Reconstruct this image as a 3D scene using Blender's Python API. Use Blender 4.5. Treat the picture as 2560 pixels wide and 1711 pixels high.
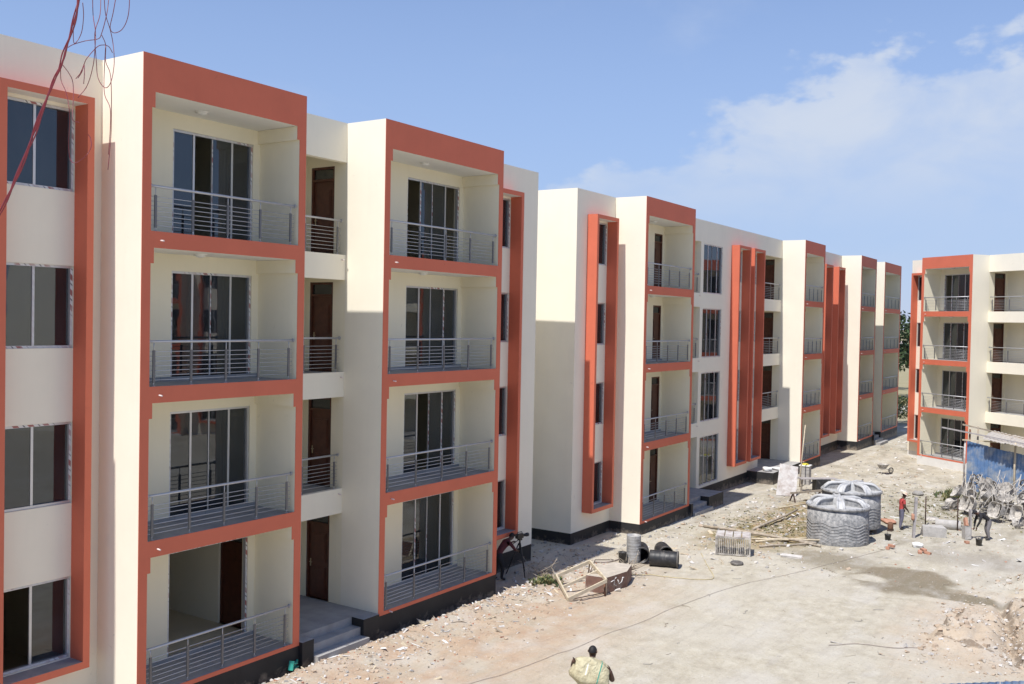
import bpy, bmesh, math, random
from mathutils import Vector, Matrix, noise as mnoise

# ------------------------------------------------------------------ camera, sky, sun, exposure
scene = bpy.context.scene
for o in list(bpy.data.objects):
    bpy.data.objects.remove(o)
COL = scene.collection
CAM_H = 8.1
YAW, PITCH, ROLL = 0.5882, -0.0216, 0.0191
cam_data = bpy.data.cameras.new("camera")
cam = bpy.data.objects.new("camera", cam_data)
COL.objects.link(cam)
scene.camera = cam
cam_data.sensor_width = 36.0
cam_data.lens = 2436.2 / 2560 * 36.0
cam_data.clip_end = 6000
cam_data.clip_start = 0.05
fw = Vector((math.cos(YAW) * math.cos(PITCH), math.sin(YAW) * math.cos(PITCH), math.sin(PITCH)))
rt = fw.cross(Vector((0, 0, 1))).normalized()
up = rt.cross(fw)
rt2 = rt * math.cos(ROLL) + up * math.sin(ROLL)
up2 = up * math.cos(ROLL) - rt * math.sin(ROLL)
mw = Matrix((rt2, up2, -fw)).transposed().to_4x4()
mw.translation = (0, 0, CAM_H)
cam.matrix_world = mw

SUN_TO = Vector((-1.0, 0.03, 1.78)).normalized()
SUN_EL = math.asin(SUN_TO.z)
SUN_ROT = math.atan2(SUN_TO.x, SUN_TO.y)

world = bpy.data.worlds.new("World")
scene.world = world
world.use_nodes = True
wn, wl = world.node_tree.nodes, world.node_tree.links
wn.clear()
w_out = wn.new('ShaderNodeOutputWorld')
w_bg = wn.new('ShaderNodeBackground')
w_bg.inputs[1].default_value = 0.112
w_sky = wn.new('ShaderNodeTexSky')
w_sky.sky_type = 'NISHITA'
w_sky.sun_disc = False
w_sky.sun_elevation = SUN_EL
w_sky.sun_rotation = SUN_ROT
w_sky.altitude = 0
w_sky.air_density = 1.0
w_sky.dust_density = 0.15
w_sky.ozone_density = 3.0


def wmath(op, a, b=None, c=None, clamp=False):
    n = wn.new('ShaderNodeMath')
    n.operation = op
    n.use_clamp = clamp
    for i, v in enumerate((a, b, c)):
        if v is None:
            continue
        if isinstance(v, (int, float)):
            n.inputs[i].default_value = v
        else:
            wl.new(v, n.inputs[i])
    return n.outputs[0]


w_tc = wn.new('ShaderNodeTexCoord')
w_sep = wn.new('ShaderNodeSeparateXYZ')
wl.new(w_tc.outputs['Generated'], w_sep.inputs[0])
az = wmath('ARCTAN2', w_sep.outputs[1], w_sep.outputs[0])
el = wmath('ARCSINE', w_sep.outputs[2])
comb = wn.new('ShaderNodeCombineXYZ')
wl.new(az, comb.inputs[0])
wl.new(wmath('MULTIPLY', el, 1.7), comb.inputs[1])


def wnoise(scale, detail, rough, dist=0.0, off=0.0):
    mp = wn.new('ShaderNodeMapping')
    mp.inputs['Location'].default_value = (off, off * 0.7, off * 0.3)
    wl.new(comb.outputs[0], mp.inputs[0])
    n = wn.new('ShaderNodeTexNoise')
    n.inputs['Scale'].default_value = scale
    n.inputs['Detail'].default_value = detail
    n.inputs['Roughness'].default_value = rough
    n.inputs['Distortion'].default_value = dist
    wl.new(mp.outputs[0], n.inputs['Vector'])
    return n.outputs[0]


def wsmooth(v, a, b):
    n = wn.new('ShaderNodeMapRange')
    n.interpolation_type = 'SMOOTHSTEP'
    n.inputs['From Min'].default_value = a
    n.inputs['From Max'].default_value = b
    wl.new(v, n.inputs['Value'])
    return n.outputs[0]


# a cumulus bank whose crest climbs away from the houses, thinning into haze below,
# and thin scattered cloud of the same kind over the rest of the sky
big = wnoise(7.0, 7, 0.5, 0.0, 1.3)
crest = wmath('ADD', wmath('ADD', wmath('MULTIPLY', az, -0.54), 0.412), wmath('MULTIPLY', wmath('SUBTRACT', big, 0.5), 0.26))
lump = wnoise(20.0, 8, 0.5, 0.0, 4.1)
crest = wmath('ADD', crest, wmath('MULTIPLY', wmath('SUBTRACT', lump, 0.5), 0.12))
crest = wmath('MINIMUM', crest, wmath('ADD', 0.252, wmath('MULTIPLY', wmath('SUBTRACT', lump, 0.5), 0.2)))
under = wsmooth(wmath('SUBTRACT', crest, el), -0.004, 0.026)
low = wsmooth(el, 0.07, 0.2)
soft = wsmooth(wnoise(8.0, 7, 0.55, 0.3, 7.7), 0.32, 0.62)
azlim = wsmooth(wmath('ABSOLUTE', wmath('SUBTRACT', az, 0.1)), 0.95, 0.5)
bank = wmath('MULTIPLY', wmath('MULTIPLY', under, wmath('ADD', 0.15, wmath('MULTIPLY', low, 0.8))),
             wmath('MULTIPLY', wmath('ADD', 0.5, wmath('MULTIPLY', soft, 0.5)), azlim))
thin = wmath('MULTIPLY', wsmooth(wnoise(3.2, 7, 0.6, 0.6, 12.0), 0.52, 0.8), 0.22)
cloud = wmath('MINIMUM', wmath('ADD', wmath('MULTIPLY', bank, 0.95), thin), 0.9)
w_mix = wn.new('ShaderNodeMix')
w_mix.data_type = 'RGBA'
wl.new(cloud, w_mix.inputs['Factor'])
# thin even haze that thickens towards the horizon all the way round
w_haze = wn.new('ShaderNodeMix')
w_haze.data_type = 'RGBA'
wl.new(wmath('MULTIPLY', wsmooth(el, 0.55, 0.02), 0.8), w_haze.inputs['Factor'])
wl.new(w_sky.outputs[0], w_haze.inputs['A'])
w_haze.inputs['B'].default_value = (2.15, 3.2, 4.75, 1)
w_tint = wn.new('ShaderNodeMix')
w_tint.data_type = 'RGBA'
w_tint.blend_type = 'MULTIPLY'
w_tint.inputs['Factor'].default_value = 1.0
w_tint.inputs['B'].default_value = (1.04, 0.98, 1.06, 1)
wl.new(w_haze.outputs['Result'], w_tint.inputs['A'])
wl.new(w_tint.outputs['Result'], w_mix.inputs['A'])
w_mix.inputs['B'].default_value = (4.2, 4.65, 5.45, 1)
wl.new(w_mix.outputs['Result'], w_bg.inputs[0])
wl.new(w_bg.outputs[0], w_out.inputs[0])

sun_data = bpy.data.lights.new("sun", 'SUN')
sun_data.energy = 4.1
sun_data.angle = math.radians(0.53)
sun_data.color = (1.0, 0.965, 0.92)
sun = bpy.data.objects.new("sun", sun_data)
COL.objects.link(sun)
sun.location = (-20, 0, 60)
sun.rotation_euler = SUN_TO.to_track_quat('Z', 'Y').to_euler()

scene.view_settings.view_transform = 'Standard'
scene.view_settings.look = 'None'
scene.view_settings.exposure = 0.46
scene.view_settings.gamma = 1.0
scene.view_settings.use_curve_mapping = False
scene.render.engine = 'CYCLES'
scene.cycles.max_bounces = 10
scene.cycles.diffuse_bounces = 5
scene.cycles.glossy_bounces = 4
scene.cycles.transparent_max_bounces = 12
scene.cycles.caustics_reflective = False
scene.cycles.caustics_refractive = False

# ------------------------------------------------------------------ materials
MATS = {}


class NT:
    def __init__(self, name):
        self.m = bpy.data.materials.new(name)
        self.m.use_nodes = True
        self.n = self.m.node_tree.nodes
        self.l = self.m.node_tree.links
        self.b = self.n['Principled BSDF']
        self.out = self.n['Material Output']
        self.tc = self.n.new('ShaderNodeTexCoord')

    def noise(self, scale, detail=5, rough=0.55, vec=None, dist=0.0, stretch=None):
        v = vec or self.tc.outputs['Object']
        if stretch:
            mp = self.n.new('ShaderNodeMapping')
            mp.inputs['Scale'].default_value = stretch
            self.l.new(v, mp.inputs[0])
            v = mp.outputs[0]
        t = self.n.new('ShaderNodeTexNoise')
        t.inputs['Scale'].default_value = scale
        t.inputs['Detail'].default_value = detail
        t.inputs['Roughness'].default_value = rough
        t.inputs['Distortion'].default_value = dist
        self.l.new(v, t.inputs['Vector'])
        return t.outputs[0]

    def pos(self):
        return self.n.new('ShaderNodeNewGeometry').outputs['Position']

    def ramp(self, v, stops):
        r = self.n.new('ShaderNodeValToRGB')
        e = r.color_ramp.elements
        while len(e) < len(stops):
            e.new(0.5)
        for i, (p, c) in enumerate(stops):
            e[i].position = p
            e[i].color = (c[0], c[1], c[2], 1) if not isinstance(c, (int, float)) else (c, c, c, 1)
        self.l.new(v, r.inputs[0])
        return r.outputs[0]

    def mix(self, f, a, b, mode='MIX'):
        m = self.n.new('ShaderNodeMix')
        m.data_type = 'RGBA'
        m.blend_type = mode
        for key, v in (('Factor', f), ('A', a), ('B', b)):
            if isinstance(v, (int, float)):
                m.inputs[key].default_value = v
            elif isinstance(v, tuple):
                m.inputs[key].default_value = (v[0], v[1], v[2], 1)
            else:
                self.l.new(v, m.inputs[key])
        return m.outputs['Result']

    def math(self, op, a, b=None, clamp=False):
        m = self.n.new('ShaderNodeMath')
        m.operation = op
        m.use_clamp = clamp
        for i, v in enumerate((a, b)):
            if v is None:
                continue
            if isinstance(v, (int, float)):
                m.inputs[i].default_value = v
            else:
                self.l.new(v, m.inputs[i])
        return m.outputs[0]

    def set(self, key, v):
        if isinstance(v, (int, float)):
            self.b.inputs[key].default_value = v
        elif isinstance(v, tuple):
            self.b.inputs[key].default_value = (v[0], v[1], v[2], 1)
        else:
            self.l.new(v, self.b.inputs[key])

    def bump(self, v, strength=0.3, dist=0.02):
        bn = self.n.new('ShaderNodeBump')
        bn.inputs['Strength'].default_value = strength
        bn.inputs['Distance'].default_value = dist
        self.l.new(v, bn.inputs['Height'])
        self.l.new(bn.outputs[0], self.b.inputs['Normal'])


def M(name, col, rough=0.7, var=0.12, scale=3.0, metal=0.0, bump=0.0, bscale=40.0, bdist=0.01, streak=False, dirt=None, dscale=1.3, dlo=0.55, dhi=0.75, spec=0.5):
    """painted or plain surface: base colour with mottling, optional streaks, stains and relief"""
    t = NT(name)
    p = t.pos()
    n = t.noise(scale, 6, 0.6, vec=p)
    dark = tuple(c * (1 - var) for c in col)
    lite = tuple(min(1, c * (1 + var * 0.6)) for c in col)
    c = t.ramp(n, [(0.3, dark), (0.7, lite)])
    if streak:
        s = t.noise(1.0, 5, 0.65, vec=p, stretch=(5.0, 5.0, 0.35))
        c = t.mix(t.ramp(s, [(0.52, 0.0), (0.78, 0.09)]), c, tuple(x * 0.72 for x in col))
    if streak:
        sp = t.noise(5.5, 5, 0.6, vec=p, dist=0.6)
        lo = t.noise(0.45, 3, 0.5, vec=p)
        k = t.math('MULTIPLY', t.ramp(sp, [(0.66, 0.0), (0.74, 0.35)]), t.ramp(lo, [(0.50, 0.0), (0.62, 1.0)]))
        c = t.mix(k, c, tuple(x * 0.55 for x in col))
    if dirt:
        d = t.noise(dscale, 7, 0.65, vec=p, dist=0.4)
        c = t.mix(t.ramp(d, [(dlo, 0.0), (dhi, 1.0)]), c, dirt)
    t.set('Base Color', c)
    t.set('Roughness', rough)
    t.set('Metallic', metal)
    t.b.inputs['Specular IOR Level'].default_value = spec
    if bump:
        hgt = t.noise(bscale, 4, 0.6, vec=p)
        if streak:
            hgt = t.math('ADD', t.math('MULTIPLY', hgt, 0.35), t.math('MULTIPLY', t.noise(1.7, 5, 0.6, vec=p), 3.0))
        t.bump(hgt, bump, bdist)
    MATS[name] = t.m
    return t.m


M('cream_yellow', (0.82, 0.76, 0.585), 0.75, 0.035, 0.9, bump=0.12, bscale=60, bdist=0.004, streak=True, spec=0.3)
M('cream_paint', (0.84, 0.785, 0.645), 0.75, 0.035, 0.9, bump=0.12, bscale=60, bdist=0.004, streak=True, spec=0.3)
M('white_paint', (0.80, 0.79, 0.75), 0.75, 0.03, 1.2, bump=0.1, bscale=60, bdist=0.004, spec=0.3)
M('red_paint', (0.62, 0.158, 0.088), 0.65, 0.06, 1.1, bump=0.12, bscale=60, bdist=0.004, streak=True, spec=0.35)
M('black_plinth', (0.014, 0.014, 0.015), 0.55, 0.3, 2.0, bump=0.2, bscale=30, bdist=0.006, dirt=(0.09, 0.08, 0.07), dscale=2.5, dlo=0.62, dhi=0.85)
M('white_plinth', (0.72, 0.71, 0.68), 0.8, 0.06, 2.0, dirt=(0.5, 0.46, 0.4), dscale=1.5)
M('concrete', (0.34, 0.33, 0.32), 0.85, 0.2, 2.5, bump=0.3, bscale=25, bdist=0.01, dirt=(0.46, 0.43, 0.39), dscale=1.1)
M('old_concrete', (0.42, 0.40, 0.37), 0.9, 0.22, 4, bump=0.5, bscale=22, bdist=0.02, dirt=(0.25, 0.23, 0.2), dscale=3)
M('steel', (0.47, 0.47, 0.48), 0.42, 0.05, 4, metal=0.35)
M('dark_steel', (0.15, 0.15, 0.155), 0.42, 0.1, 4, metal=0.3)
M('aluminium', (0.62, 0.62, 0.62), 0.42, 0.05, 5, metal=0.6)
M('brown_door', (0.090, 0.028, 0.015), 0.4, 0.35, 6, bump=0.1, bscale=20)
M('brass', (0.55, 0.47, 0.33), 0.35, 0.05, 4, metal=0.9)
M('interior', (0.62, 0.55, 0.39), 0.8, 0.05, 1)
M('lamp_white', (0.75, 0.75, 0.72), 0.4, 0.04, 4)
M('plastic_white', (0.74, 0.62, 0.57), 0.45, 0.04, 6)
M('soil_pale', (0.46, 0.41, 0.34), 0.95, 0.2, 5, bump=0.4, bscale=30)
M('stone_pale', (0.56, 0.53, 0.49), 0.9, 0.2, 7)
M('stone_grey', (0.30, 0.285, 0.265), 0.9, 0.25, 7)
M('stone_tan', (0.44, 0.345, 0.255), 0.9, 0.25, 7)
M('stone_red', (0.42, 0.21, 0.14), 0.9, 0.25, 7)
M('stone_dark', (0.13, 0.115, 0.10), 0.9, 0.3, 7)
M('chip_wood', (0.50, 0.42, 0.30), 0.85, 0.3, 9)
M('weathered_wood', (0.37, 0.31, 0.235), 0.85, 0.35, 7, bump=0.4, bscale=25, dirt=(0.5, 0.46, 0.4), dscale=4)
M('pale_timber', (0.55, 0.47, 0.34), 0.8, 0.22, 6, bump=0.3, bscale=30)
M('grey_timber', (0.36, 0.335, 0.325), 0.85, 0.25, 6, bump=0.3, bscale=30)
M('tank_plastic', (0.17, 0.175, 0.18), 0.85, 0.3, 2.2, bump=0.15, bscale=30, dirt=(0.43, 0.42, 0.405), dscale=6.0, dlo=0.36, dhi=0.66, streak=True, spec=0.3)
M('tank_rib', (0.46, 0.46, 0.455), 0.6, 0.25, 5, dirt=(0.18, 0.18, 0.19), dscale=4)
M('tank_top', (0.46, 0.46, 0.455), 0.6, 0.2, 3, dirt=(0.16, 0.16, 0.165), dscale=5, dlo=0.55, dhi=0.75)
M('drum_metal', (0.38, 0.375, 0.36), 0.6, 0.25, 5, metal=0.2, dirt=(0.14, 0.12, 0.10), dscale=6)
M('black_plastic', (0.022, 0.022, 0.023), 0.5, 0.4, 5, dirt=(0.20, 0.185, 0.165), dscale=3.5, dlo=0.55, dhi=0.8)
M('dusty_metal', (0.30, 0.28, 0.255), 0.8, 0.35, 8, metal=0.0, dirt=(0.55, 0.51, 0.45), dscale=6, dlo=0.42, dhi=0.6)
M('rubber', (0.12, 0.11, 0.10), 0.8, 0.3, 8, dirt=(0.3, 0.27, 0.23), dscale=8)
M('rusty_metal', (0.17, 0.085, 0.05), 0.8, 0.4, 9, metal=0.15)
M('rust_bar', (0.075, 0.045, 0.035), 0.8, 0.4, 9)
M('brown_metal', (0.175, 0.095, 0.07), 0.75, 0.25, 5, dirt=(0.36, 0.31, 0.26), dscale=3, dlo=0.5, dhi=0.8)
M('chalk', (0.72, 0.70, 0.66), 0.9, 0.1, 5)
M('blue_sheet', (0.10, 0.185, 0.34), 0.5, 0.3, 1.6, dirt=(0.34, 0.36, 0.37), dscale=1.7, dlo=0.46, dhi=0.68)
M('roof_sheet', (0.47, 0.44, 0.40), 0.6, 0.2, 2.5, dirt=(0.26, 0.2, 0.155), dscale=2.5)
M('painted_board', (0.52, 0.495, 0.47), 0.8, 0.15, 3, dirt=(0.29, 0.23, 0.20), dscale=3.2, dlo=0.42, dhi=0.68, streak=True)
M('red_wire', (0.19, 0.022, 0.028), 0.45, 0.2, 30)
M('green_plastic', (0.03, 0.30, 0.235), 0.5, 0.2, 9)
M('yellow_hose', (0.70, 0.62, 0.07), 0.5, 0.15, 9)
M('tan_rope', (0.50, 0.42, 0.24), 0.8, 0.15, 9)
M('dark_cable', (0.27, 0.22, 0.195), 0.7, 0.2, 9)
M('white_sack', (0.68, 0.68, 0.66), 0.85, 0.12, 8)
M('brick_orange', (0.45, 0.235, 0.155), 0.9, 0.25, 8)
M('skin', (0.075, 0.036, 0.024), 0.5, 0.15, 12)
M('hair', (0.010, 0.008, 0.008), 0.7, 0.2, 40)
M('cloth_red', (0.42, 0.055, 0.05), 0.9, 0.2, 6)
M('cloth_darkred', (0.085, 0.018, 0.022), 0.9, 0.2, 6)
M('cloth_black', (0.018, 0.017, 0.02), 0.9, 0.25, 6)
M('cloth_grey', (0.16, 0.15, 0.155), 0.9, 0.25, 6)
M('cloth_jeans', (0.13, 0.125, 0.17), 0.9, 0.3, 6)
M('cloth_yellow', (0.46, 0.36, 0.02), 0.9, 0.2, 6)
M('cloth_straw', (0.62, 0.45, 0.33), 0.9, 0.15, 12)
M('shoe', (0.03, 0.027, 0.025), 0.6, 0.2, 9)
M('camera_black', (0.012, 0.012, 0.013), 0.4, 0.2, 9)
M('bark', (0.10, 0.08, 0.06), 0.95, 0.35, 8)
M('asphalt', (0.16, 0.16, 0.165), 0.9, 0.2, 3)
M('leaf_green', (0.05, 0.085, 0.028), 0.75, 0.4, 1.3)
M('leaf_dry', (0.17, 0.155, 0.06), 0.8, 0.35, 1.3)
M('leaf_dark', (0.028, 0.05, 0.02), 0.75, 0.4, 1.3)


def plinth_material():
    t = NT('black_plinth')
    p = t.pos()
    c = t.ramp(t.noise(2.0, 6, 0.6, vec=p), [(0.3, (0.010, 0.010, 0.011)), (0.7, (0.020, 0.020, 0.021))])
    sep = t.n.new('ShaderNodeSeparateXYZ')
    t.l.new(p, sep.inputs[0])
    n = t.noise(3.5, 7, 0.7, vec=p, dist=0.5)
    h = t.math('ADD', t.math('MULTIPLY', sep.outputs[2], -1.1), t.math('MULTIPLY', n, 1.25))
    c = t.mix(t.ramp(h, [(0.42, 0.0), (0.72, 0.75)]), c, (0.27, 0.225, 0.175))
    t.set('Base Color', c)
    t.set('Roughness', 0.7)
    t.bump(t.noise(30, 4, 0.6, vec=p), 0.2, 0.006)
    MATS['black_plinth'] = t.m


plinth_material()


def sack_material():
    t = NT('woven_sack')
    p = t.tc.outputs['Object']
    n = t.noise(7, 6, 0.6, vec=p)
    c = t.ramp(n, [(0.3, (0.42, 0.36, 0.22)), (0.7, (0.60, 0.55, 0.36))])
    sep = t.n.new('ShaderNodeSeparateXYZ')
    t.l.new(p, sep.inputs[0])
    a = t.math('ABSOLUTE', t.math('SUBTRACT', sep.outputs[0], 0.155))
    c = t.mix(t.math('LESS_THAN', a, 0.011), c, (0.06, 0.30, 0.22))
    b = t.math('ABSOLUTE', t.math('ADD', sep.outputs[0], 0.10))
    c = t.mix(t.math('MULTIPLY', t.math('LESS_THAN', b, 0.013), t.math('LESS_THAN', t.math('ABSOLUTE', t.math('ADD', sep.outputs[2], -0.03)), 0.11)), c, (0.75, 0.72, 0.62))
    t.set('Base Color', c)
    t.set('Roughness', 0.8)
    t.bump(t.noise(9, 5, 0.6, vec=p, dist=0.8), 0.9, 0.06)
    MATS['woven_sack'] = t.m


sack_material()


def film_material():
    """white protective film with red and dark print, repeating along the member"""
    t = NT('protective_film')
    sep = t.n.new('ShaderNodeSeparateXYZ')
    t.l.new(t.tc.outputs['Object'], sep.inputs[0])
    s = t.math('ADD', sep.outputs[0], sep.outputs[2])
    f = t.math('FRACT', t.math('MULTIPLY', s, 3.4))
    f2 = t.math('FRACT', t.math('MULTIPLY', s, 1.7))
    c = t.mix(t.math('GREATER_THAN', f, 0.62), (0.70, 0.70, 0.70), (0.34, 0.13, 0.12))
    c = t.mix(t.math('MULTIPLY', t.math('GREATER_THAN', f, 0.3), t.math('LESS_THAN', f, 0.4)), c, (0.12, 0.12, 0.13))
    n = t.noise(1.4, 3, 0.5, vec=t.pos())
    c = t.mix(t.ramp(n, [(0.42, 0.0), (0.56, 0.9)]), c, (0.6, 0.6, 0.6))
    t.set('Base Color', c)
    t.set('Roughness', 0.45)
    MATS['protective_film'] = t.m


film_material()


def glass_material(name, tint, rough=0.02, f0=0.085):
    t = NT(name)
    t.n.remove(t.b)
    lw = t.n.new('ShaderNodeLayerWeight')
    lw.inputs['Blend'].default_value = 0.22
    tr = t.n.new('ShaderNodeBsdfTransparent')
    tr.inputs[0].default_value = (*tint, 1)
    gl = t.n.new('ShaderNodeBsdfGlossy')
    gl.inputs['Roughness'].default_value = rough
    gl.inputs['Color'].default_value = (0.92, 0.96, 1.0, 1)
    bn = t.n.new('ShaderNodeBump')
    bn.inputs['Strength'].default_value = 0.04
    bn.inputs['Distance'].default_value = 0.03
    t.l.new(t.noise(1.6, 2, 0.5, vec=t.pos()), bn.inputs['Height'])
    t.l.new(bn.outputs[0], gl.inputs['Normal'])
    fac = t.math('ADD', lw.outputs['Facing'], 0.0)
    fac = t.math('MULTIPLY', t.math('POWER', fac, 2.2), 0.6)
    fac = t.math('ADD', fac, f0, clamp=True)
    mx = t.n.new('ShaderNodeMixShader')
    t.l.new(fac, mx.inputs[0])
    t.l.new(tr.outputs[0], mx.inputs[1])
    t.l.new(gl.outputs[0], mx.inputs[2])
    # dust film tinted grey-blue, painting in some of the sky's reflection
    df = t.n.new('ShaderNodeBsdfDiffuse')
    df.inputs[0].default_value = (0.36, 0.42, 0.50, 1)
    dn = t.ramp(t.noise(1.1, 6, 0.65, vec=t.pos(), stretch=(1, 1, 0.6)), [(0.35, 0.01), (0.75, 0.07)])
    m3 = t.n.new('ShaderNodeMixShader')
    t.l.new(dn, m3.inputs[0])
    t.l.new(mx.outputs[0], m3.inputs[1])
    t.l.new(df.outputs[0], m3.inputs[2])
    t.l.new(m3.outputs[0], t.out.inputs[0])
    MATS[name] = t.m


glass_material('tinted_glass', (0.20, 0.23, 0.24))
glass_material('clear_glass', (0.5, 0.52, 0.5), 0.03, 0.07)


def tile_material():
    t = NT('grey_tile')
    p = t.tc.outputs['Object']
    br = t.n.new('ShaderNodeTexBrick')
    br.offset = 0
    br.inputs['Scale'].default_value = 1.0
    br.inputs['Brick Width'].default_value = 0.4
    br.inputs['Row Height'].default_value = 0.4
    br.inputs['Mortar Size'].default_value = 0.006
    br.inputs['Color1'].default_value = (0.33, 0.33, 0.33, 1)
    br.inputs['Color2'].default_value = (0.29, 0.29, 0.29, 1)
    br.inputs['Mortar'].default_value = (0.2, 0.2, 0.2, 1)
    t.l.new(p, br.inputs[0])
    d = t.noise(1.5, 6, 0.6, vec=t.pos())
    t.set('Base Color', t.mix(t.ramp(d, [(0.4, 0.0), (0.75, 0.6)]), br.outputs[0], (0.46, 0.44, 0.41)))
    t.set('Roughness', 0.75)
    t.b.inputs['Specular IOR Level'].default_value = 0.25
    MATS['grey_tile'] = t.m


tile_material()


def ground_material():
    t = NT('site_ground')
    p = t.pos()
    sep = t.n.new('ShaderNodeSeparateXYZ')
    t.l.new(p, sep.inputs[0])
    X, Y = sep.outputs[0], sep.outputs[1]
    n1 = t.noise(0.35, 7, 0.62, vec=p, dist=0.3)
    n2 = t.noise(2.2, 8, 0.68, vec=p)
    n3 = t.noise(14.0, 6, 0.7, vec=p)
    c = t.ramp(n2, [(0.28, (0.32, 0.285, 0.22)), (0.48, (0.425, 0.385, 0.30)), (0.72, (0.52, 0.485, 0.395))])
    c = t.mix(t.ramp(n1, [(0.42, 0.0), (0.62, 0.8)]), c, (0.46, 0.425, 0.35))

    def blob(cx, cy, rx, ry, wob=0.55, soft=0.25, nz=None):
        dx = t.math('DIVIDE', t.math('SUBTRACT', X, cx), rx)
        dy = t.math('DIVIDE', t.math('SUBTRACT', Y, cy), ry)
        d = t.math('SQRT', t.math('ADD', t.math('MULTIPLY', dx, dx), t.math('MULTIPLY', dy, dy)))
        d = t.math('ADD', d, t.math('MULTIPLY', t.math('SUBTRACT', nz or n1, 0.5), wob * 3.2))
        mr = t.n.new('ShaderNodeMapRange')
        mr.interpolation_type = 'SMOOTHSTEP'
        mr.inputs['From Min'].default_value = 1 + soft
        mr.inputs['From Max'].default_value = 1 - soft
        t.l.new(d, mr.inputs['Value'])
        return mr.outputs[0]
    nw = t.noise(0.9, 6, 0.6, vec=p)
    # reddish sandy fill along the foot of the first block
    red = t.mix(t.ramp(n2, [(0.35, 0.0), (0.65, 1.0)]), (0.45, 0.345, 0.245), (0.38, 0.26, 0.175))
    rm = t.math('MULTIPLY', blob(19, 14.4, 9.5, 3.1, 0.5, 0.5, nw), t.ramp(nw, [(0.36, 0.25), (0.56, 0.95)]))
    c = t.mix(rm, c, red)
    c = t.mix(t.math('MULTIPLY', blob(28.5, 3.4, 4.0, 2.2, 0.4, 0.5, nw), 0.6), c, (0.45, 0.335, 0.23))
    # olive and rust-coloured mud with weeds round the tanks
    ol = t.mix(t.ramp(n2, [(0.4, 0.0), (0.62, 1.0)]), (0.235, 0.205, 0.105), (0.30, 0.195, 0.08))
    omb = t.math('MAXIMUM', blob(38.3, 12.4, 4.2, 2.0, 0.3, 0.4, nw), blob(35.6, 13.4, 2.4, 1.1, 0.4, 0.4, nw))
    omb = t.math('MAXIMUM', omb, blob(42.5, 13.4, 3.2, 1.0, 0.4, 0.4, nw))
    om = t.math('MULTIPLY', omb, t.ramp(nw, [(0.32, 0.25), (0.48, 1.0)]))
    c = t.mix(om, c, ol)
    om = t.math('MULTIPLY', blob(46.5, 8.4, 6.0, 3.0, 0.4, 0.6, nw), t.ramp(nw, [(0.38, 0.1), (0.56, 0.75)]))
    c = t.mix(om, c, (0.25, 0.235, 0.16))
    # trodden mud and mortar spills over the far half of the yard
    fm = t.n.new('ShaderNodeMapRange')
    fm.inputs['From Min'].default_value = 33
    fm.inputs['From Max'].default_value = 39
    t.l.new(X, fm.inputs['Value'])
    bl = t.noise(0.75, 7, 0.68, vec=p, stretch=(0.6, 1.3, 1.0))
    c = t.mix(t.math('MULTIPLY', fm.outputs[0], t.ramp(bl, [(0.47, 0.0), (0.62, 0.7)])), c, (0.265, 0.235, 0.18))
    c = t.mix(t.math('MULTIPLY', fm.outputs[0], t.ramp(bl, [(0.32, 0.7), (0.42, 0.0)])), c, (0.53, 0.51, 0.46))
    # wet patch where water has run over the yard
    wet = t.math('MAXIMUM', blob(32.9, 6.7, 1.75, 1.6, 0.3, 0.16, nw), blob(31.8, 4.8, 0.55, 1.3, 0.3, 0.2, nw))
    wet = t.math('MAXIMUM', wet, t.math('MULTIPLY', blob(34.3, 9.3, 1.3, 1.5, 0.4, 0.4, nw), 0.8))
    dry = blob(32.5, 7.7, 0.42, 0.55, 0.3, 0.3, nw)
    wet = t.math('MULTIPLY', wet, t.math('SUBTRACT', 1.0, dry))
    c = t.mix(wet, c, t.mix(nw, (0.235, 0.185, 0.12), (0.20, 0.18, 0.125)))
    c = t.mix(t.math('MULTIPLY', blob(37.5, 5.0, 1.2, 2.0, 0.4, 0.5, nw), 0.55), c, (0.26, 0.235, 0.20))
    # drag marks and tyre scuffs running along the yard
    tr = t.noise(1.0, 6, 0.7, vec=p, stretch=(0.5, 3.2, 1.0))
    c = t.mix(t.ramp(tr, [(0.50, 0.0), (0.62, 0.30), (0.74, 0.0)]), c, (0.30, 0.265, 0.215))
    pl = t.noise(0.55, 5, 0.6, vec=p, stretch=(1.0, 1.6, 1.0))
    c = t.mix(t.ramp(pl, [(0.50, 0.0), (0.66, 0.45)]), c, (0.50, 0.475, 0.425))
    # dug lines, lower right: small shadows and damp soil painted as dark seams

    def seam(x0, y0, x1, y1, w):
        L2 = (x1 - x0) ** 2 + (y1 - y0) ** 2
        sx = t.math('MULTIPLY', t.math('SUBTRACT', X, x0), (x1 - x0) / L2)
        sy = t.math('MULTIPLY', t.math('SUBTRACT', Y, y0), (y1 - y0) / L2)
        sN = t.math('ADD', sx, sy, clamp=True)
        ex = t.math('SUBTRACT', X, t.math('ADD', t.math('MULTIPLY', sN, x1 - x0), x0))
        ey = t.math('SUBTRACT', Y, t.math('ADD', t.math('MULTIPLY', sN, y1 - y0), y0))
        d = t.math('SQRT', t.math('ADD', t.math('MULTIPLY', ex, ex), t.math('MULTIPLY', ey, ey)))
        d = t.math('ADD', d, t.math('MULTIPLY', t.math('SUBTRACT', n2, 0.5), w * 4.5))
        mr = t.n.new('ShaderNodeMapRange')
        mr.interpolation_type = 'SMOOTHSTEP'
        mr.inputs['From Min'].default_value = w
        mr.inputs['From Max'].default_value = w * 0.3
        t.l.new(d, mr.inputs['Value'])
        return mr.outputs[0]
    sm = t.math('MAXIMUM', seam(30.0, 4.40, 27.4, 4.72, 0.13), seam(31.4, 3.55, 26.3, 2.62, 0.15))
    sm = t.math('MAXIMUM', sm, seam(27.0, 4.6, 26.6, 3.3, 0.10))
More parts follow.
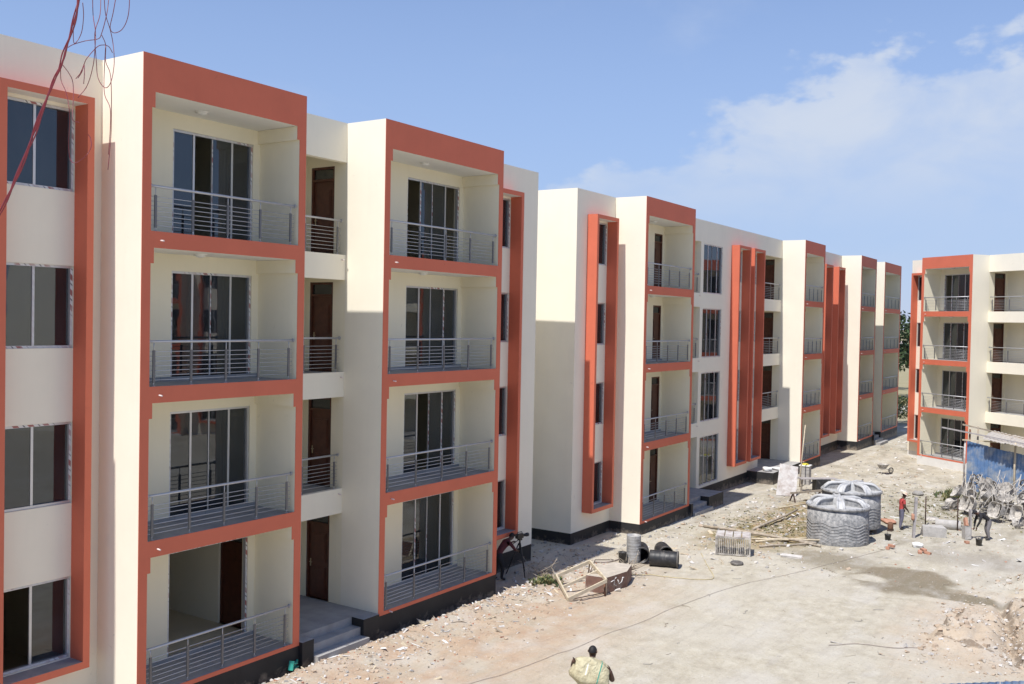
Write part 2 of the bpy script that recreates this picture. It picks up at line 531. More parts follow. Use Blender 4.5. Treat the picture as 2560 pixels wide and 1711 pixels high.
    c = t.mix(t.math('MULTIPLY', sm, 0.75), c, (0.155, 0.115, 0.08))
    # fine grit
    c = t.mix(t.ramp(n3, [(0.56, 0.0), (0.70, 0.5)]), c, (0.2, 0.175, 0.145))
    c = t.mix(t.ramp(n3, [(0.30, 0.6), (0.42, 0.0)]), c, (0.56, 0.54, 0.5))
    # dry grass on the land beyond the site
    far = t.n.new('ShaderNodeMapRange')
    far.inputs['From Min'].default_value = 88
    far.inputs['From Max'].default_value = 96
    t.l.new(X, far.inputs['Value'])
    c = t.mix(far.outputs[0], c, t.mix(n1, (0.22, 0.20, 0.10), (0.36, 0.31, 0.2)))
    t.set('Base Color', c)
    rr = t.n.new('ShaderNodeMapRange')
    rr.inputs['To Min'].default_value = 0.95
    rr.inputs['To Max'].default_value = 0.6
    t.l.new(wet, rr.inputs['Value'])
    t.set('Roughness', rr.outputs[0])
    t.b.inputs['Specular IOR Level'].default_value = 0.25
    hh = t.math('ADD', t.math('MULTIPLY', n2, 0.6), t.math('MULTIPLY', n3, 0.4))
    t.bump(hh, 0.7, 0.06)
    MATS['site_ground'] = t.m


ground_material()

# ------------------------------------------------------------------ mesh helpers
def mats(*names):
    return [MATS[n] for n in names]


class MB:
    """collects shapes and links them as one mesh object"""

    def __init__(self):
        self.v, self.f, self.m = [], [], []
        self.sm = []

    def face(self, idx, m=0, s=False):
        self.f.append(idx)
        self.m.append(m)
        self.sm.append(s)

    def quad(self, a, b, c, d, m=0):
        i = len(self.v)
        self.v += [a, b, c, d]
        self.face((i, i + 1, i + 2, i + 3), m)

    def box(self, x0, x1, y0, y1, z0, z1, m=0, top=None, front=None, bottom=None):
        i = len(self.v)
        self.v += [(x0, y0, z0), (x1, y0, z0), (x1, y1, z0), (x0, y1, z0), (x0, y0, z1), (x1, y0, z1), (x1, y1, z1), (x0, y1, z1)]
        for k, (q, mm) in enumerate((((0, 3, 2, 1), bottom), ((4, 5, 6, 7), top), ((0, 1, 5, 4), front), ((1, 2, 6, 5), None), ((2, 3, 7, 6), None), ((3, 0, 4, 7), None))):
            self.face(tuple(i + a for a in q), m if mm is None else mm)
        return self

    def obox(self, c, dx, dy, dz, rot=None, m=0, jit=0.0, rng=None):
        """oriented box: centre, full sizes, rotation matrix"""
        i = len(self.v)
        R = rot or Matrix.Identity(3)
        for sx, sy, sz in ((-1, -1, -1), (1, -1, -1), (1, 1, -1), (-1, 1, -1), (-1, -1, 1), (1, -1, 1), (1, 1, 1), (-1, 1, 1)):
            p = Vector((sx * dx / 2, sy * dy / 2, sz * dz / 2))
            if jit:
                p += Vector((rng.uniform(-jit, jit) * dx, rng.uniform(-jit, jit) * dy, rng.uniform(-jit, jit) * dz))
            p = R @ p
            self.v.append((c[0] + p.x, c[1] + p.y, c[2] + p.z))
        for q in ((0, 3, 2, 1), (4, 5, 6, 7), (0, 1, 5, 4), (1, 2, 6, 5), (2, 3, 7, 6), (3, 0, 4, 7)):
            self.face(tuple(i + a for a in q), m)
        return self

    def beam(self, p0, p1, w, h, m=0):
        a, b = Vector(p0), Vector(p1)
        d = b - a
        R = d.to_track_quat('X', 'Z').to_matrix()
        return self.obox((a + b) / 2, d.length, w, h, R, m)

    def tube(self, pts, r, n=8, m=0, cap=True, closed=False):
        """round tube along points; r is a number or one radius per point"""
        P = [Vector(p) for p in pts]
        rs = r if isinstance(r, (list, tuple)) else [r] * len(P)
        base = len(self.v)
        prev = None
        for k, p in enumerate(P):
            if closed:
                t = (P[(k + 1) % len(P)] - P[k - 1])
            else:
                t = (P[min(k + 1, len(P) - 1)] - P[max(k - 1, 0)])
            t = t.normalized() if t.length > 1e-9 else Vector((0, 0, 1))
            if prev is None:
                ref = Vector((0, 0, 1)) if abs(t.z) < 0.9 else Vector((1, 0, 0))
                u = t.cross(ref).normalized()
            else:
                u = (prev - t * prev.dot(t)).normalized()
            prev = u
            w = t.cross(u)
            for j in range(n):
                a = 2 * math.pi * j / n
                q = p + (u * math.cos(a) + w * math.sin(a)) * rs[k]
                self.v.append(tuple(q))
        K = len(P)
        for k in range(K if closed else K - 1):
            for j in range(n):
                a = base + k * n + j
                b = base + k * n + (j + 1) % n
                c = base + ((k + 1) % K) * n + (j + 1) % n
                d = base + ((k + 1) % K) * n + j
                self.face((a, b, c, d), m, True)
        if cap and not closed:
            self.face(tuple(base + j for j in reversed(range(n))), m)
            self.face(tuple(base + (K - 1) * n + j for j in range(n)), m)
        return self

    def lathe(self, prof, n=24, m=0, c=(0, 0, 0), ang=2 * math.pi):
        """surface of revolution about z; prof = [(r, z)]; sharp profile corners come from doubled points"""
        base = len(self.v)
        for (r, z) in prof:
            for j in range(n):
                a = ang * j / n
                self.v.append((c[0] + r * math.cos(a), c[1] + r * math.sin(a), c[2] + z))
        for k in range(len(prof) - 1):
            for j in range(n):
                a = base + k * n + j
                b = base + k * n + (j + 1) % n
                self.face((a, b, b + n, a + n), m, True)
        return self

    def build(self, name, matnames, parent=None, loc=None, rot=None):
        me = self.mesh(name, matnames)
        return link(name, me, parent, loc, rot)

    def mesh(self, name, matnames):
        me = bpy.data.meshes.new(name)
        me.from_pydata(self.v, [], self.f)
        for n in ([matnames] if isinstance(matnames, str) else matnames):
            me.materials.append(MATS[n])
        me.polygons.foreach_set('material_index', self.m)
        me.polygons.foreach_set('use_smooth', self.sm)
        me.update()
        return me


def link(name, me, parent=None, loc=None, rot=None):
    o = bpy.data.objects.new(name, me)
    COL.objects.link(o)
    if parent is not None:
        o.parent = parent
    if loc is not None:
        o.location = loc
    if rot is not None:
        o.rotation_euler = rot
    return o


def tag(o, label, cat, group=None):
    o['label'] = label
    o['category'] = cat
    if group:
        o['group'] = group
    return o


def thing(name, label, cat, loc=(0, 0, 0), rz=0.0, group=None, rot=None):
    o = bpy.data.objects.new(name, None)
    o.empty_display_size = 0.2
    COL.objects.link(o)
    o.location = loc
    o.rotation_euler = rot or (0, 0, rz)
    return tag(o, label, cat, group)


def structure(o):
    o['kind'] = 'structure'
    return o


def bevel(o, w=0.01, seg=1):
    b = o.modifiers.new('bevel', 'BEVEL')
    b.width = w
    b.segments = seg
    b.limit_method = 'ANGLE'
    return o


# ------------------------------------------------------------------ the ground
def smooth(a, b, x):
    t = max(0.0, min(1.0, (x - a) / (b - a)))
    return t * t * (3 - 2 * t)


def ground_z(x, y):
    z = 0.15 - 0.006 * (min(max(x, 0), 90) - 12)
    if x < -40 or x > 140 or y < -60 or y > 60:
        return z
    p = Vector((x, y, 0))
    z -= 0.24 * smooth(50, 61, x) * smooth(15.6, 12.5, y)
    n = mnoise.noise(p * 0.22)
    n2 = mnoise.noise(p * 0.9 + Vector((7, 3, 1)))
    n3 = mnoise.noise(p * 3.1 + Vector((1, 9, 4)))
    z += 0.05 * n + 0.022 * n2
    # spoil bank thrown up along the front of the first block, a shallow gutter behind it
    if 6 < x < 27 and 11 < y < 17.6:
        crest = math.exp(-((y - 15.55 - 0.15 * n2) / 0.45) ** 2)
        k = smooth(6, 10, x) * smooth(27, 24.5, x)
        z += k * (0.11 * crest + 0.03 * n2 - 0.12 * smooth(15.8, 16.2, y))
    rough = 0.010 + 0.022 * math.exp(-((y - 14.6) / 1.6) ** 2) * smooth(30, 24, x)
    rough += 0.035 * math.exp(-((x - 39) / 6) ** 2 - ((y - 13) / 2.0) ** 2)
    rough += 0.06 * math.exp(-((x - 28.6) / 2.4) ** 2 - ((y - 3.6) / 1.5) ** 2)
    rough += 0.05 * math.exp(-((x - 57) / 7) ** 2 - ((y - 11) / 4) ** 2)
    z += rough * n3 * 1.5
    # dug strip with heaped soil, bottom right
    if 22 < x < 38 and 0 < y < 7:
        kx = smooth(26.2, 27.3, x) * smooth(30.6, 29.6, x)
        e = 4.55 + 0.05 * (x - 28.5) * -1 + 0.16 * n3 + 0.1 * n2
        z += kx * 0.26 * smooth(e + 0.10, e - 0.10, y) * smooth(3.0, 3.5, y) * (0.9 + 0.5 * n3)
        lx = smooth(25.6, 26.6, x) * smooth(33.0, 31.0, x)
        c = 3.45 + (x - 30.3) * 0.182 + 0.10 * n3
        z -= lx * 0.20 * math.exp(-((y - c) / 0.16) ** 2)
        z += lx * 0.34 * smooth(c - 0.05, c - 0.45, y) * (0.8 + 0.6 * n3 + 0.3 * n2)
        z += 0.40 * math.exp(-((x - 34.6) / 1.5) ** 2 - ((y - 2.9) / 0.9) ** 2) * (0.8 + 0.9 * n3)
    # chalky heaps in the distance
    z += 0.16 * math.exp(-((x - 58.2) / 1.0) ** 2 - ((y - 9.3) / 0.8) ** 2) * (0.9 + 0.5 * n3)
    z += 0.16 * math.exp(-((x - 68) / 5) ** 2 - ((y - 14.3) / 1.1) ** 2) * (0.8 + 0.8 * n3)
    z += 0.14 * math.exp(-((x - 52) / 2.2) ** 2 - ((y - 14.6) / 0.7) ** 2) * (0.8 + 0.8 * n3)
    return z


def build_ground():
    def axis(segs, lo, hi):
        xs = [segs[0][0]]
        for a, b, st in segs:
            k = max(1, round((b - a) / st))
            xs += [a + (b - a) * (i + 1) / k for i in range(k)]
        st = 3.0
        while xs[-1] < hi:
            xs.append(xs[-1] + st)
            st *= 1.6
        st = 3.0
        while xs[0] > lo:
            xs.insert(0, xs[0] - st)
            st *= 1.6
        return xs
    xs = axis([(8, 14, 0.5), (14, 42, 0.13), (42, 64, 0.2), (64, 90, 0.5), (90, 140, 2)], -3000, 4000)
    ys = axis([(-14, 0, 1.0), (0, 2, 0.3), (2, 18, 0.13), (18, 24, 0.6)], -3000, 3000)
    mb = MB()
    for y in ys:
        for x in xs:
            mb.v.append((x, y, ground_z(x, y)))
    W = len(xs)
    for j in range(len(ys) - 1):
        for i in range(W - 1):
            a = j * W + i
            mb.face((a, a + 1, a + 1 + W, a + W), 0, True)
    return structure(mb.build('ground', 'site_ground'))


build_ground()

# ------------------------------------------------------------------ the apartment blocks
F0, FP, ZT, ZRED, CEIL = 0.6874, 3.0, 13.07, 0.609, 12.36
YM = 1.30            # main wall face behind the tower fronts
YC = 2.75            # back wall of the stair recesses
BEAM = 0.31


def wall_plane(mb, x0, x1, z0, z1, y, th, openings, m=0, zones=()):
    """a wall in the xz plane with real openings, faces only where there is surface"""
    xs = sorted({x0, x1} | {q for zz in zones for q in zz} | {a for o in openings for a in o[:2] if x0 < a < x1})
    zs = sorted({z0, z1} | {a for o in openings for a in o[2:] if z0 < a < z1})

    def solid(i, j):
        if i < 0 or j < 0 or i >= len(xs) - 1 or j >= len(zs) - 1:
            return False
        cx, cz = (xs[i] + xs[i + 1]) / 2, (zs[j] + zs[j + 1]) / 2
        return not any(o[0] < cx < o[1] and o[2] < cz < o[3] for o in openings)
    for i in range(len(xs) - 1):
        for j in range(len(zs) - 1):
            if not solid(i, j):
                continue
            a, b, c, d = xs[i], xs[i + 1], zs[j], zs[j + 1]
            m = 1 if any(q[0] <= (a + b) / 2 <= q[1] for q in zones) else 0
            mb.quad((a, y, c), (b, y, c), (b, y, d), (a, y, d), m)
            mb.quad((b, y + th, c), (a, y + th, c), (a, y + th, d), (b, y + th, d), m)
            if not solid(i - 1, j):
                mb.quad((a, y + th, c), (a, y, c), (a, y, d), (a, y + th, d), m)
            if not solid(i + 1, j):
                mb.quad((b, y, c), (b, y + th, c), (b, y + th, d), (b, y, d), m)
            if not solid(i, j - 1):
                mb.quad((a, y + th, c), (b, y + th, c), (b, y, c), (a, y, c), m)
            if not solid(i, j + 1):
                mb.quad((a, y, d), (b, y, d), (b, y + th, d), (a, y + th, d), m)


CACHE = {}


def cached(key, fn):
    if key not in CACHE:
        CACHE[key] = fn()
    return CACHE[key]


def rail_post_mesh():
    mb = MB()
    mb.box(-0.026, 0.026, -0.012, 0.012, 0.07, 0.70, 0)
    mb.tube([(0, 0, 0), (0, 0, 0.10)], 0.010, 8, 1)
    mb.tube([(0, 0, 0.68), (0, 0, 0.86)], 0.010, 8, 1)
    mb.tube([(0, 0, 0.0), (0, 0, 0.012)], 0.035, 10, 1)
    return mb.mesh('post', ['dark_steel', 'steel'])


def railing(parent, x0, x1, y, z, nposts=5, rods=True, nrod=7):
    L = x1 - x0

    def rail_mesh():
        mb = MB()
        mb.tube([(0, 0, 0.87), (L, 0, 0.87)], 0.026, 10)
        for e in (0.012, L - 0.012):
            mb.tube([(e - 0.011, 0, 0.87), (e + 0.011, 0, 0.87)], 0.045, 10)
        return mb.mesh('railing', ['steel'])
    r = link('railing', cached(('rail', round(L, 3)), rail_mesh), parent, (x0, y, z))
    pm = cached('post', rail_post_mesh)
    for k in range(nposts):
        px = 0.13 + (L - 0.26) * k / (nposts - 1)
        link('post', pm, r, (px, 0, 0))
    if rods:
        def rod_mesh():
            mb = MB()
            mb.tube([(0.02, 0, 0), (L - 0.02, 0, 0)], 0.0075, 6)
            return mb.mesh('rod', ['steel'])
        rm = cached(('rod', round(L, 3)), rod_mesh)
        for k in range(nrod):
            link('rod', rm, r, (0, 0.019, 0.12 + 0.092 * k))
    return r


def glazed(parent, name, x0, x1, z0, z1, y, leaves, glass='tinted_glass', rng=None, panes=None, film=True, slid=None):
    """aluminium sliding window or door: frame > stiles, panes, leftover protective film"""
    W, H = x1 - x0, z1 - z0
    fw_ = 0.05

    def fr():
        mb = MB()
        mb.box(0, W, 0, 0.09, 0, fw_)
        mb.box(0, W, 0, 0.09, H - fw_, H)
        mb.box(0, fw_, 0, 0.09, fw_, H - fw_)
        mb.box(W - fw_, W, 0, 0.09, fw_, H - fw_)
        return mb.mesh(name, ['aluminium'])
    o = link(name, cached((name, round(W, 2), round(H, 2)), fr), parent, (x0, y, z0))
    lw = (W - 2 * fw_) / leaves

    def pane_mesh():
        mb = MB()
        mb.box(0.0, lw, 0, 0.006, 0, H - 2 * fw_)
        return mb.mesh('pane', [glass])

    def stile_mesh():
        mb = MB()
        mb.box(-0.025, 0.025, -0.004, 0.03, 0.0, H - 2 * fw_)
        return mb.mesh('stile', ['aluminium'])
    pk = cached(('pane', round(lw, 3), round(H, 3), glass), pane_mesh)
    sk = cached(('stile', round(H, 3)), stile_mesh)
    for k in range(leaves):
        if panes is not None and k not in panes:
            continue
        yy = 0.03 if k % 2 == 0 else 0.06
        link('pane', pk, o, (fw_ + lw * k, yy, fw_))
    for k in range(1, leaves):
        if panes is not None and not (k in panes or k - 1 in panes):
            continue
        link('stile', sk, o, (fw_ + lw * k, 0.02 if k % 2 else 0.045, fw_))
    if film:
        r = random.Random(int(x0 * 1000 + z0 * 77))
        t = 0.004
        strips = []
        if r.random() < 0.8:
            strips.append((W - 0.046, W - 0.004, -t, 0.0, 0.06, H - 0.06))
        if r.random() < 0.7:
            strips.append((0.06, W - 0.06, -t, 0.0, 0.005, 0.045))
        if r.random() < 0.5:
            a = r.uniform(0, W * 0.4)
            strips.append((max(0.06, a), W - r.uniform(0.06, W * 0.4), -t, 0.0, H - 0.045, H - 0.006))
        if leaves == 2 and r.random() < 0.6:
            strips.append((fw_ + lw - 0.021, fw_ + lw + 0.021, 0.012, 0.0155, 0.06, H - 0.06))
        if leaves > 2:
            for k in range(1, leaves):
                if (panes is None or k in panes) and r.random() < 0.55:
                    yy = 0.02 if k % 2 else 0.045
                    strips.append((fw_ + lw * k - 0.021, fw_ + lw * k + 0.021, yy - 0.008, yy - 0.004, 0.06, H - 0.06))
            if r.random() < 0.6:
                strips.append((0.004, 0.042, -t, 0.0, 0.06, H - 0.06))
        for q in strips:
            MB().box(*q).build('protective_film', 'protective_film', o)
    return o


def panel_door(parent, plane, at, a0, a1, z0, z1, flip=1):
    """brown panelled door with a glazed transom; plane 'x' faces +-x at x=at, plane 'y' faces -y at y=at"""
    W = a1 - a0
    H = z1 - z0
    hd = H * 0.84

    def leaf():
        mb = MB()
        # local: width along x, faces -y
        mb.box(0, 0.06, -0.012, 0.1, 0, H)
        mb.box(W - 0.06, W, -0.012, 0.1, 0, H)
        mb.box(0.06, W - 0.06, -0.012, 0.1, H - 0.06, H)
        mb.box(0.06, W - 0.06, -0.012, 0.1, hd, hd + 0.06)
        mb.box(0.06, W - 0.06, 0.035, 0.075, 0.0, hd)
        return mb.mesh('door', ['brown_door'])

    def panel():
        mb = MB()
        mb.box(0, W - 0.34, 0, 0.018, 0, 1)
        for q in ((0.035, W - 0.375, -0.010, 0, 0.06, 0.94),):
            mb.box(*q)
        return mb.mesh('door_panel', ['brown_door'])

    def handle():
        mb = MB()
        mb.box(-0.018, 0.018, -0.008, 0, -0.10, 0.10)
        mb.tube([(0, -0.008, 0.02), (0, -0.05, 0.02), (0.10, -0.05, 0.02)], 0.009, 6)
        return mb.mesh('handle', ['brass'])

    def tp():
        mb = MB()
        mb.box(0, W - 0.12, 0, 0.006, 0, H - hd - 0.12)
        return mb.mesh('transom_pane', ['tinted_glass'])
    key = (round(W, 2), round(H, 2))
    d = link('door', cached(('door',) + key, leaf), parent)
    if plane == 'y':
        d.location = (a0, at, z0)
    elif flip > 0:            # faces -x : local x runs along -y
        d.location = (at, a1, z0)
        d.rotation_euler = (0, 0, -math.pi / 2)
    else:                     # faces +x
        d.location = (at, a0, z0)
        d.rotation_euler = (0, 0, math.pi / 2)
    pm = cached(('dpan',) + key, panel)
    for (zz, hh) in ((0.14, hd * 0.36), (hd * 0.36 + 0.28, hd * 0.50 - 0.22)):
        p = link('door_panel', pm, d, (0.17, 0.019, zz))
        p.scale = (1, 1, hh)
    link('handle', cached(('dhan',) + key, handle), d, (0.12, 0.033, hd * 0.47))
    link('transom_pane', cached(('dtp',) + key, tp), d, (0.06, 0.04, hd + 0.06))
    return d


def lamp_mesh():
    mb = MB()
    mb.lathe([(0.0, -0.075), (0.06, -0.07), (0.10, -0.05), (0.125, -0.02), (0.125, -0.02), (0.145, -0.018), (0.145, 0.0)], 18)
    return mb.mesh('ceiling_lamp', ['lamp_white'])


def spout_mesh():
    mb = MB()
    mb.tube([(0, 0.05, 0.012), (0, -0.10, 0)], 0.016, 10)
    return mb.mesh('drain_spout', ['plastic_white'])


def tower(root, x0, x1, detail=2, door=None, kind='sliding', open_floor=None, room_doors=True):
    """protruding balcony bay: cream side walls, red front frame, four balconies"""
    pw = 0.2
    top = CEIL - 0.0
    side = MB()
    ext_y = 5.2
    for (a, b, inner) in ((x0, x0 + 0.2, 3), (x1 - 0.2, x1, 5)):
        side.box(a, b, 0.012, YM - 0.001, ZRED, ZT)
        side.m[-6 + inner] = 1
    for k in range(4):
        c = F0 + FP * (k + 1) - BEAM if k < 3 else CEIL
        side.box(x0 + 0.2, x0 + 0.27, 0.012, YM - 0.001, c - 0.30, c - 0.002, 1)
        side.box(x1 - 0.27, x1 - 0.2, 0.012, YM - 0.001, c - 0.30, c - 0.002, 1)
    side.box(x0 + 0.2, x1 - 0.2, 0.012, YM - 0.001, CEIL + 0.002, ZT - 0.002, 2)
    o = side.build('tower_wall', ['cream_paint', 'cream_yellow', 'white_paint'], root)
    fr = MB()
    fr.box(x0, x0 + pw, 0, 0.0115, ZRED - 0.002, ZT)
    fr.box(x1 - pw, x1, 0, 0.0115, ZRED - 0.002, ZT)
    fr.box(x0 + pw, x1 - pw, 0, 0.0115, CEIL, ZT)
    fr.box(x0 + pw, x1 - pw, 0, 0.0115, ZRED - 0.002, F0 + 0.012)
    for k in range(1, 4):
        f = F0 + FP * k
        fr.box(x0 + pw, x1 - pw, 0, 0.0115, f - BEAM, f + 0.012)
    for k in range(4):
        c = F0 + FP * (k + 1) - BEAM if k < 3 else CEIL
        fr.box(x0 + pw, x0 + 0.272, 0, 0.0115, c - 0.30, c)
        fr.box(x1 - 0.272, x1 - pw, 0, 0.0115, c - 0.30, c)
    fo = fr.build('balcony_frame', 'red_paint', root)
    L = x1 - x0 - 0.4

    def slab(th):
        mb = MB()
        mb.box(0, L, 0, YM - 0.014, -th, 0, 1, top=0)
        mb.box(0, L, YM - 0.026, YM - 0.014, 0.0, 0.09, 0)
        return mb.mesh('balcony_slab', ['grey_tile', 'white_paint'])
    for k in range(4):
        f = F0 + FP * k
        th = 0.078 if k == 0 else BEAM
        link('balcony_slab', cached(('slab', round(L, 3), th), lambda: slab(th)), root, (x0 + 0.2, 0.012, f))
    if detail >= 1:
        for k in range(4):
            f = F0 + FP * k
            railing(root, x0 + pw + 0.01, x1 - pw - 0.06, 0.06, f + 0.012, 5, rods=detail >= 2)
    if detail >= 1:
        lm = cached('lamp', lamp_mesh)
        sp = cached('spout', spout_mesh)
        for k in range(4):
            c = F0 + FP * (k + 1) - BEAM if k < 3 else CEIL
            link('ceiling_lamp', lm, root, ((x0 + x1) / 2 - 0.2, 0.7, c - 0.001))
            f = F0 + FP * k
            link('drain_spout', sp, root, (x0 + 0.42, -0.001, f - 0.17 if k else f - 0.04))
            if detail >= 2 and door:
                pl = cached('socket', lambda: MB().box(-0.06, 0.06, -0.012, 0, -0.035, 0.035).mesh('socket_plate', ['lamp_white']))
                link('socket_plate', pl, root, (x0 + 0.62, YM, f + 0.42))
    if door and detail >= 1:
        for k in range(4):
            f = F0 + FP * k
            if kind == 'sliding':
                panes = (open_floor or {}).get(k)
                glazed(root, 'sliding_door', door[0], door[1], f + 0.03, f + 2.34, YM + 0.03, 4, panes=panes)
            else:
                panel_door(root, 'y', YM + 0.03, door[0], door[1], f + 0.005, f + 2.33)


def window_column(root, x0, x1, yf=0.88, glazing=True, opened=None):
    """red projecting surround with four windows and cream panels between them"""
    t = 0.14
    zb, zt = 1.26, 12.20
    mb = MB()
    mb.box(x0, x0 + t, yf, YM - 0.001, zb, zt, 0)
    mb.box(x1 - t, x1, yf, YM - 0.001, zb, zt, 0)
    mb.box(x0 + t, x1 - t, yf, YM - 0.001, zt - t, zt, 0, bottom=1)
    mb.box(x0 + t, x1 - t, yf, YM - 0.001, zb, zb + t, 0, top=2)
    mb.build('window_surround', ['red_paint', 'white_paint', 'concrete'], root)
    for k in range(4):
        f = F0 + FP * k
        if glazing:
            glazed(root, 'window', x0 + t, x1 - t, f + 0.73, f + 2.31, YM + 0.04, 2, panes=(opened or {}).get(k))


def recess(root, x0, x1, detail=2, steps=None, block=(0.3, 0.55)):
    """open stair bay: corridor floors with parapets and railings, doors on the side walls"""
    for k in range(1, 4):
        f = F0 + FP * k
        mb = MB()
        mb.box(x0 + 0.002, x1 - 0.002, YM, YM + 0.14, f - 0.62, f + 0.02)
        mb.build('parapet', 'cream_paint', root)
        mb = MB()
        mb.box(x0 + 0.002, x1 - 0.002, YM + 0.141, YC - 0.002, f - 0.16, f, 1, top=0)
        mb.build('corridor_slab', ['grey_tile', 'white_paint'], root)
        if detail:
            railing(root, x0 + 0.08, x1 - 0.1, YM + 0.07, f + 0.02, 3 if x1 - x0 < 3.4 else 5)
            sp = cached('spout', spout_mesh)
            link('drain_spout', sp, root, (x1 - 0.14, YM, f - 0.12))
    mb = MB()
    mb.box(x0 + 0.002, x1 - 0.002, YM + 0.201, YC - 0.002, CEIL, CEIL + 0.2)
    mb.build('corridor_ceiling', 'white_paint', root)
    mb = MB()
    mb.box(x0 + 0.002, x1 - 0.002, YC, YC + 0.15, 0.0, 12.6)
    mb.build('corridor_wall', 'cream_yellow', root)


def block(spec, label, loc, rz):
    root = thing('apartment_building', label, 'building', loc, rz, 'four storey cream and red apartment blocks')
    X0, X1 = spec['ends']
    ops = []
    for tw in spec['towers']:
        if tw.get('door'):
            for k in range(4):
                f = F0 + FP * k
                if tw.get('kind', 'sliding') == 'sliding':
                    ops.append((tw['door'][0], tw['door'][1], f + 0.03, f + 2.34))
                else:
                    ops.append((tw['door'][0], tw['door'][1], f + 0.005, f + 2.33))
    for (a, b, gl) in spec['boxes']:
        for k in range(4):
            f = F0 + FP * k
            if gl:
                ops.append((a + 0.14, b - 0.14, f + 0.73, f + 2.31))
    for (a, b) in spec.get('tall_windows', []):
        for k in range(4):
            f = F0 + FP * k
            ops.append((a, b, f + 0.03, f + 2.33))
    for (a, b, *_r) in spec['recesses']:
        ops.append((a, b, ZRED - 0.1, 12.07))
    mb = MB()
    wall_plane(mb, X0, X1, ZRED, ZT, YM, 0.2, ops, 0, [tw['x'] for tw in spec['towers']])
    mb.build('main_wall', ['cream_paint', 'cream_yellow'], root)
    yb = 9.0
    for (a, b) in ((X0, X0 + 0.2), (X1 - 0.2, X1)):
        mb = MB()
        mb.box(a, b, YM + 0.201, yb, ZRED, ZT)
        mb.build('end_wall', 'cream_paint', root)
    MB().box(X0 + 0.2, X1 - 0.2, yb - 0.2, yb, ZRED, ZT).build('rear_wall', 'cream_paint', root)
    MB().box(X0 + 0.2, X1 - 0.2, YM + 0.2, yb - 0.2, 12.58, 12.75).build('roof', 'concrete', root)
    # floors and cross walls inside
    rec = sorted((a, b) for (a, b, *_r) in spec['recesses'])
    for k in range(4):
        f = F0 + FP * k
        cuts = [X0 + 0.2]
        for a, b in rec:
            cuts += [a, b]
        cuts.append(X1 - 0.2)
        mb = MB()
        for i in range(0, len(cuts), 2):
            mb.box(cuts[i], cuts[i + 1], YM + 0.202, yb - 0.2, f - 0.16, f, 0)
        for a, b in rec:
            mb.box(a, b, YC + 0.15, yb - 0.2, f - 0.16, f, 0)
        mb.build('floor_slab', 'interior', root)
    mb = MB()
    mb.box(X0 + 0.2, X1 - 0.2, 6.0, 6.1, ZRED, 12.58)
    mb.build('inner_wall', 'interior', root)
    walls = set()
    for (a, b, *_r) in spec['recesses']:
        walls.add((round(a, 3), 'L'))
        walls.add((round(b, 3), 'R'))
    for wx, sd in sorted(walls):
        mb = MB()
        a, b = (wx - 0.18, wx) if sd == 'L' else (wx, wx + 0.18)
        # cross wall with a door opening on every floor
        segs = [(YM + 0.201, 1.73, ZRED, 12.58), (2.57, 6.0, ZRED, 12.58)]
        for s in segs:
            mb.box(a, b, *s)
        for k in range(4):
            f = F0 + FP * k
            mb.box(a, b, 1.73, 2.57, f + 2.33, f + FP - 0.0 if k < 3 else 12.58)
        mb.box(a, b, 1.73, 2.57, ZRED, F0)
        mb.build('cross_wall', 'cream_yellow', root)
        for k in range(4):
            f = F0 + FP * k
            if sd == 'R':
                panel_door(root, 'x', wx + 0.03, 1.73, 2.57, f + 0.003, f + 2.33, 1)
            else:
                panel_door(root, 'x', wx - 0.03, 1.73, 2.57, f + 0.003, f + 2.33, -1)
    for wx in spec.get('partitions', []):
        MB().box(wx - 0.06, wx + 0.06, YM + 0.203, 6.0, ZRED, 12.58).build('partition', 'interior', root)
    for tw in spec['towers']:
        tower(root, tw['x'][0], tw['x'][1], tw.get('detail', 2), tw.get('door'), tw.get('kind', 'sliding'), tw.get('open'))
    for (a, b, gl) in spec['boxes']:
        window_column(root, a, b, glazing=gl, opened=spec.get('opened', {}).get(a))
    for (a, b) in spec.get('tall_windows', []):
        for k in range(4):
            f = F0 + FP * k
            glazed(root, 'window', a, b, f + 0.03, f + 2.33, YM + 0.03, 4)
    for (a, b, det, *_r) in spec['recesses']:
        recess(root, a, b, det)
    # plinth: main wall, towers, and the stair landings with their steps
    pm = spec.get('plinth', 'black_plinth')
    mb = MB()
    cuts = [X0 + 0.004]
    for a, b in rec:
        cuts += [a, b]
    cuts.append(X1 - 0.004)
    for i in range(0, len(cuts), 2):
        mb.box(cuts[i], cuts[i + 1], YM + 0.006, yb - 0.01, -0.9, ZRED)
    mb.build('plinth', pm, root)
    for tw in spec['towers']:
        a, b = tw['x']
        MB().box(a + 0.003, b - 0.003, 0.006, YM + 0.004, -0.9, ZRED - 0.003).build('plinth', pm, root)
    for st in spec.get('stairs', []):
        a, b, s0, s1 = st      # recess span, flight span
        mb = MB()
        la = min((q[0] for q in rec if q[0] >= a - 0.01), default=a)
        mb.box(la + 0.003, b - 0.003, 0.36, YC, -0.3, F0 - 0.002, 0)
        mb.build('landing', 'concrete', root)
        if s0 > a:
            wide = not any(abs(a - q[0]) < 0.01 for q in rec)
            MB().box(a + 0.004, s0, -0.10, YM - 0.003 if wide else 0.359, -0.9, F0 - 0.004, 0, top=1).build('stair_cheek', [pm, 'concrete'], root)
        if b > s1:
            MB().box(s1, b - 0.004, -0.04, 0.359, -0.9, F0 - 0.004, 0, top=1).build('stair_cheek', [pm, 'concrete'], root)
        for k in range(2):
            y1 = 0.358 - 0.30 * k
            z1 = F0 - 0.20 * (k + 1)
            e = 0.16 * k
            st_o = MB().box(s0 + 0.005, s1 - 0.005, y1 - 0.30, y1, -0.6, z1).build('step', 'concrete', root)
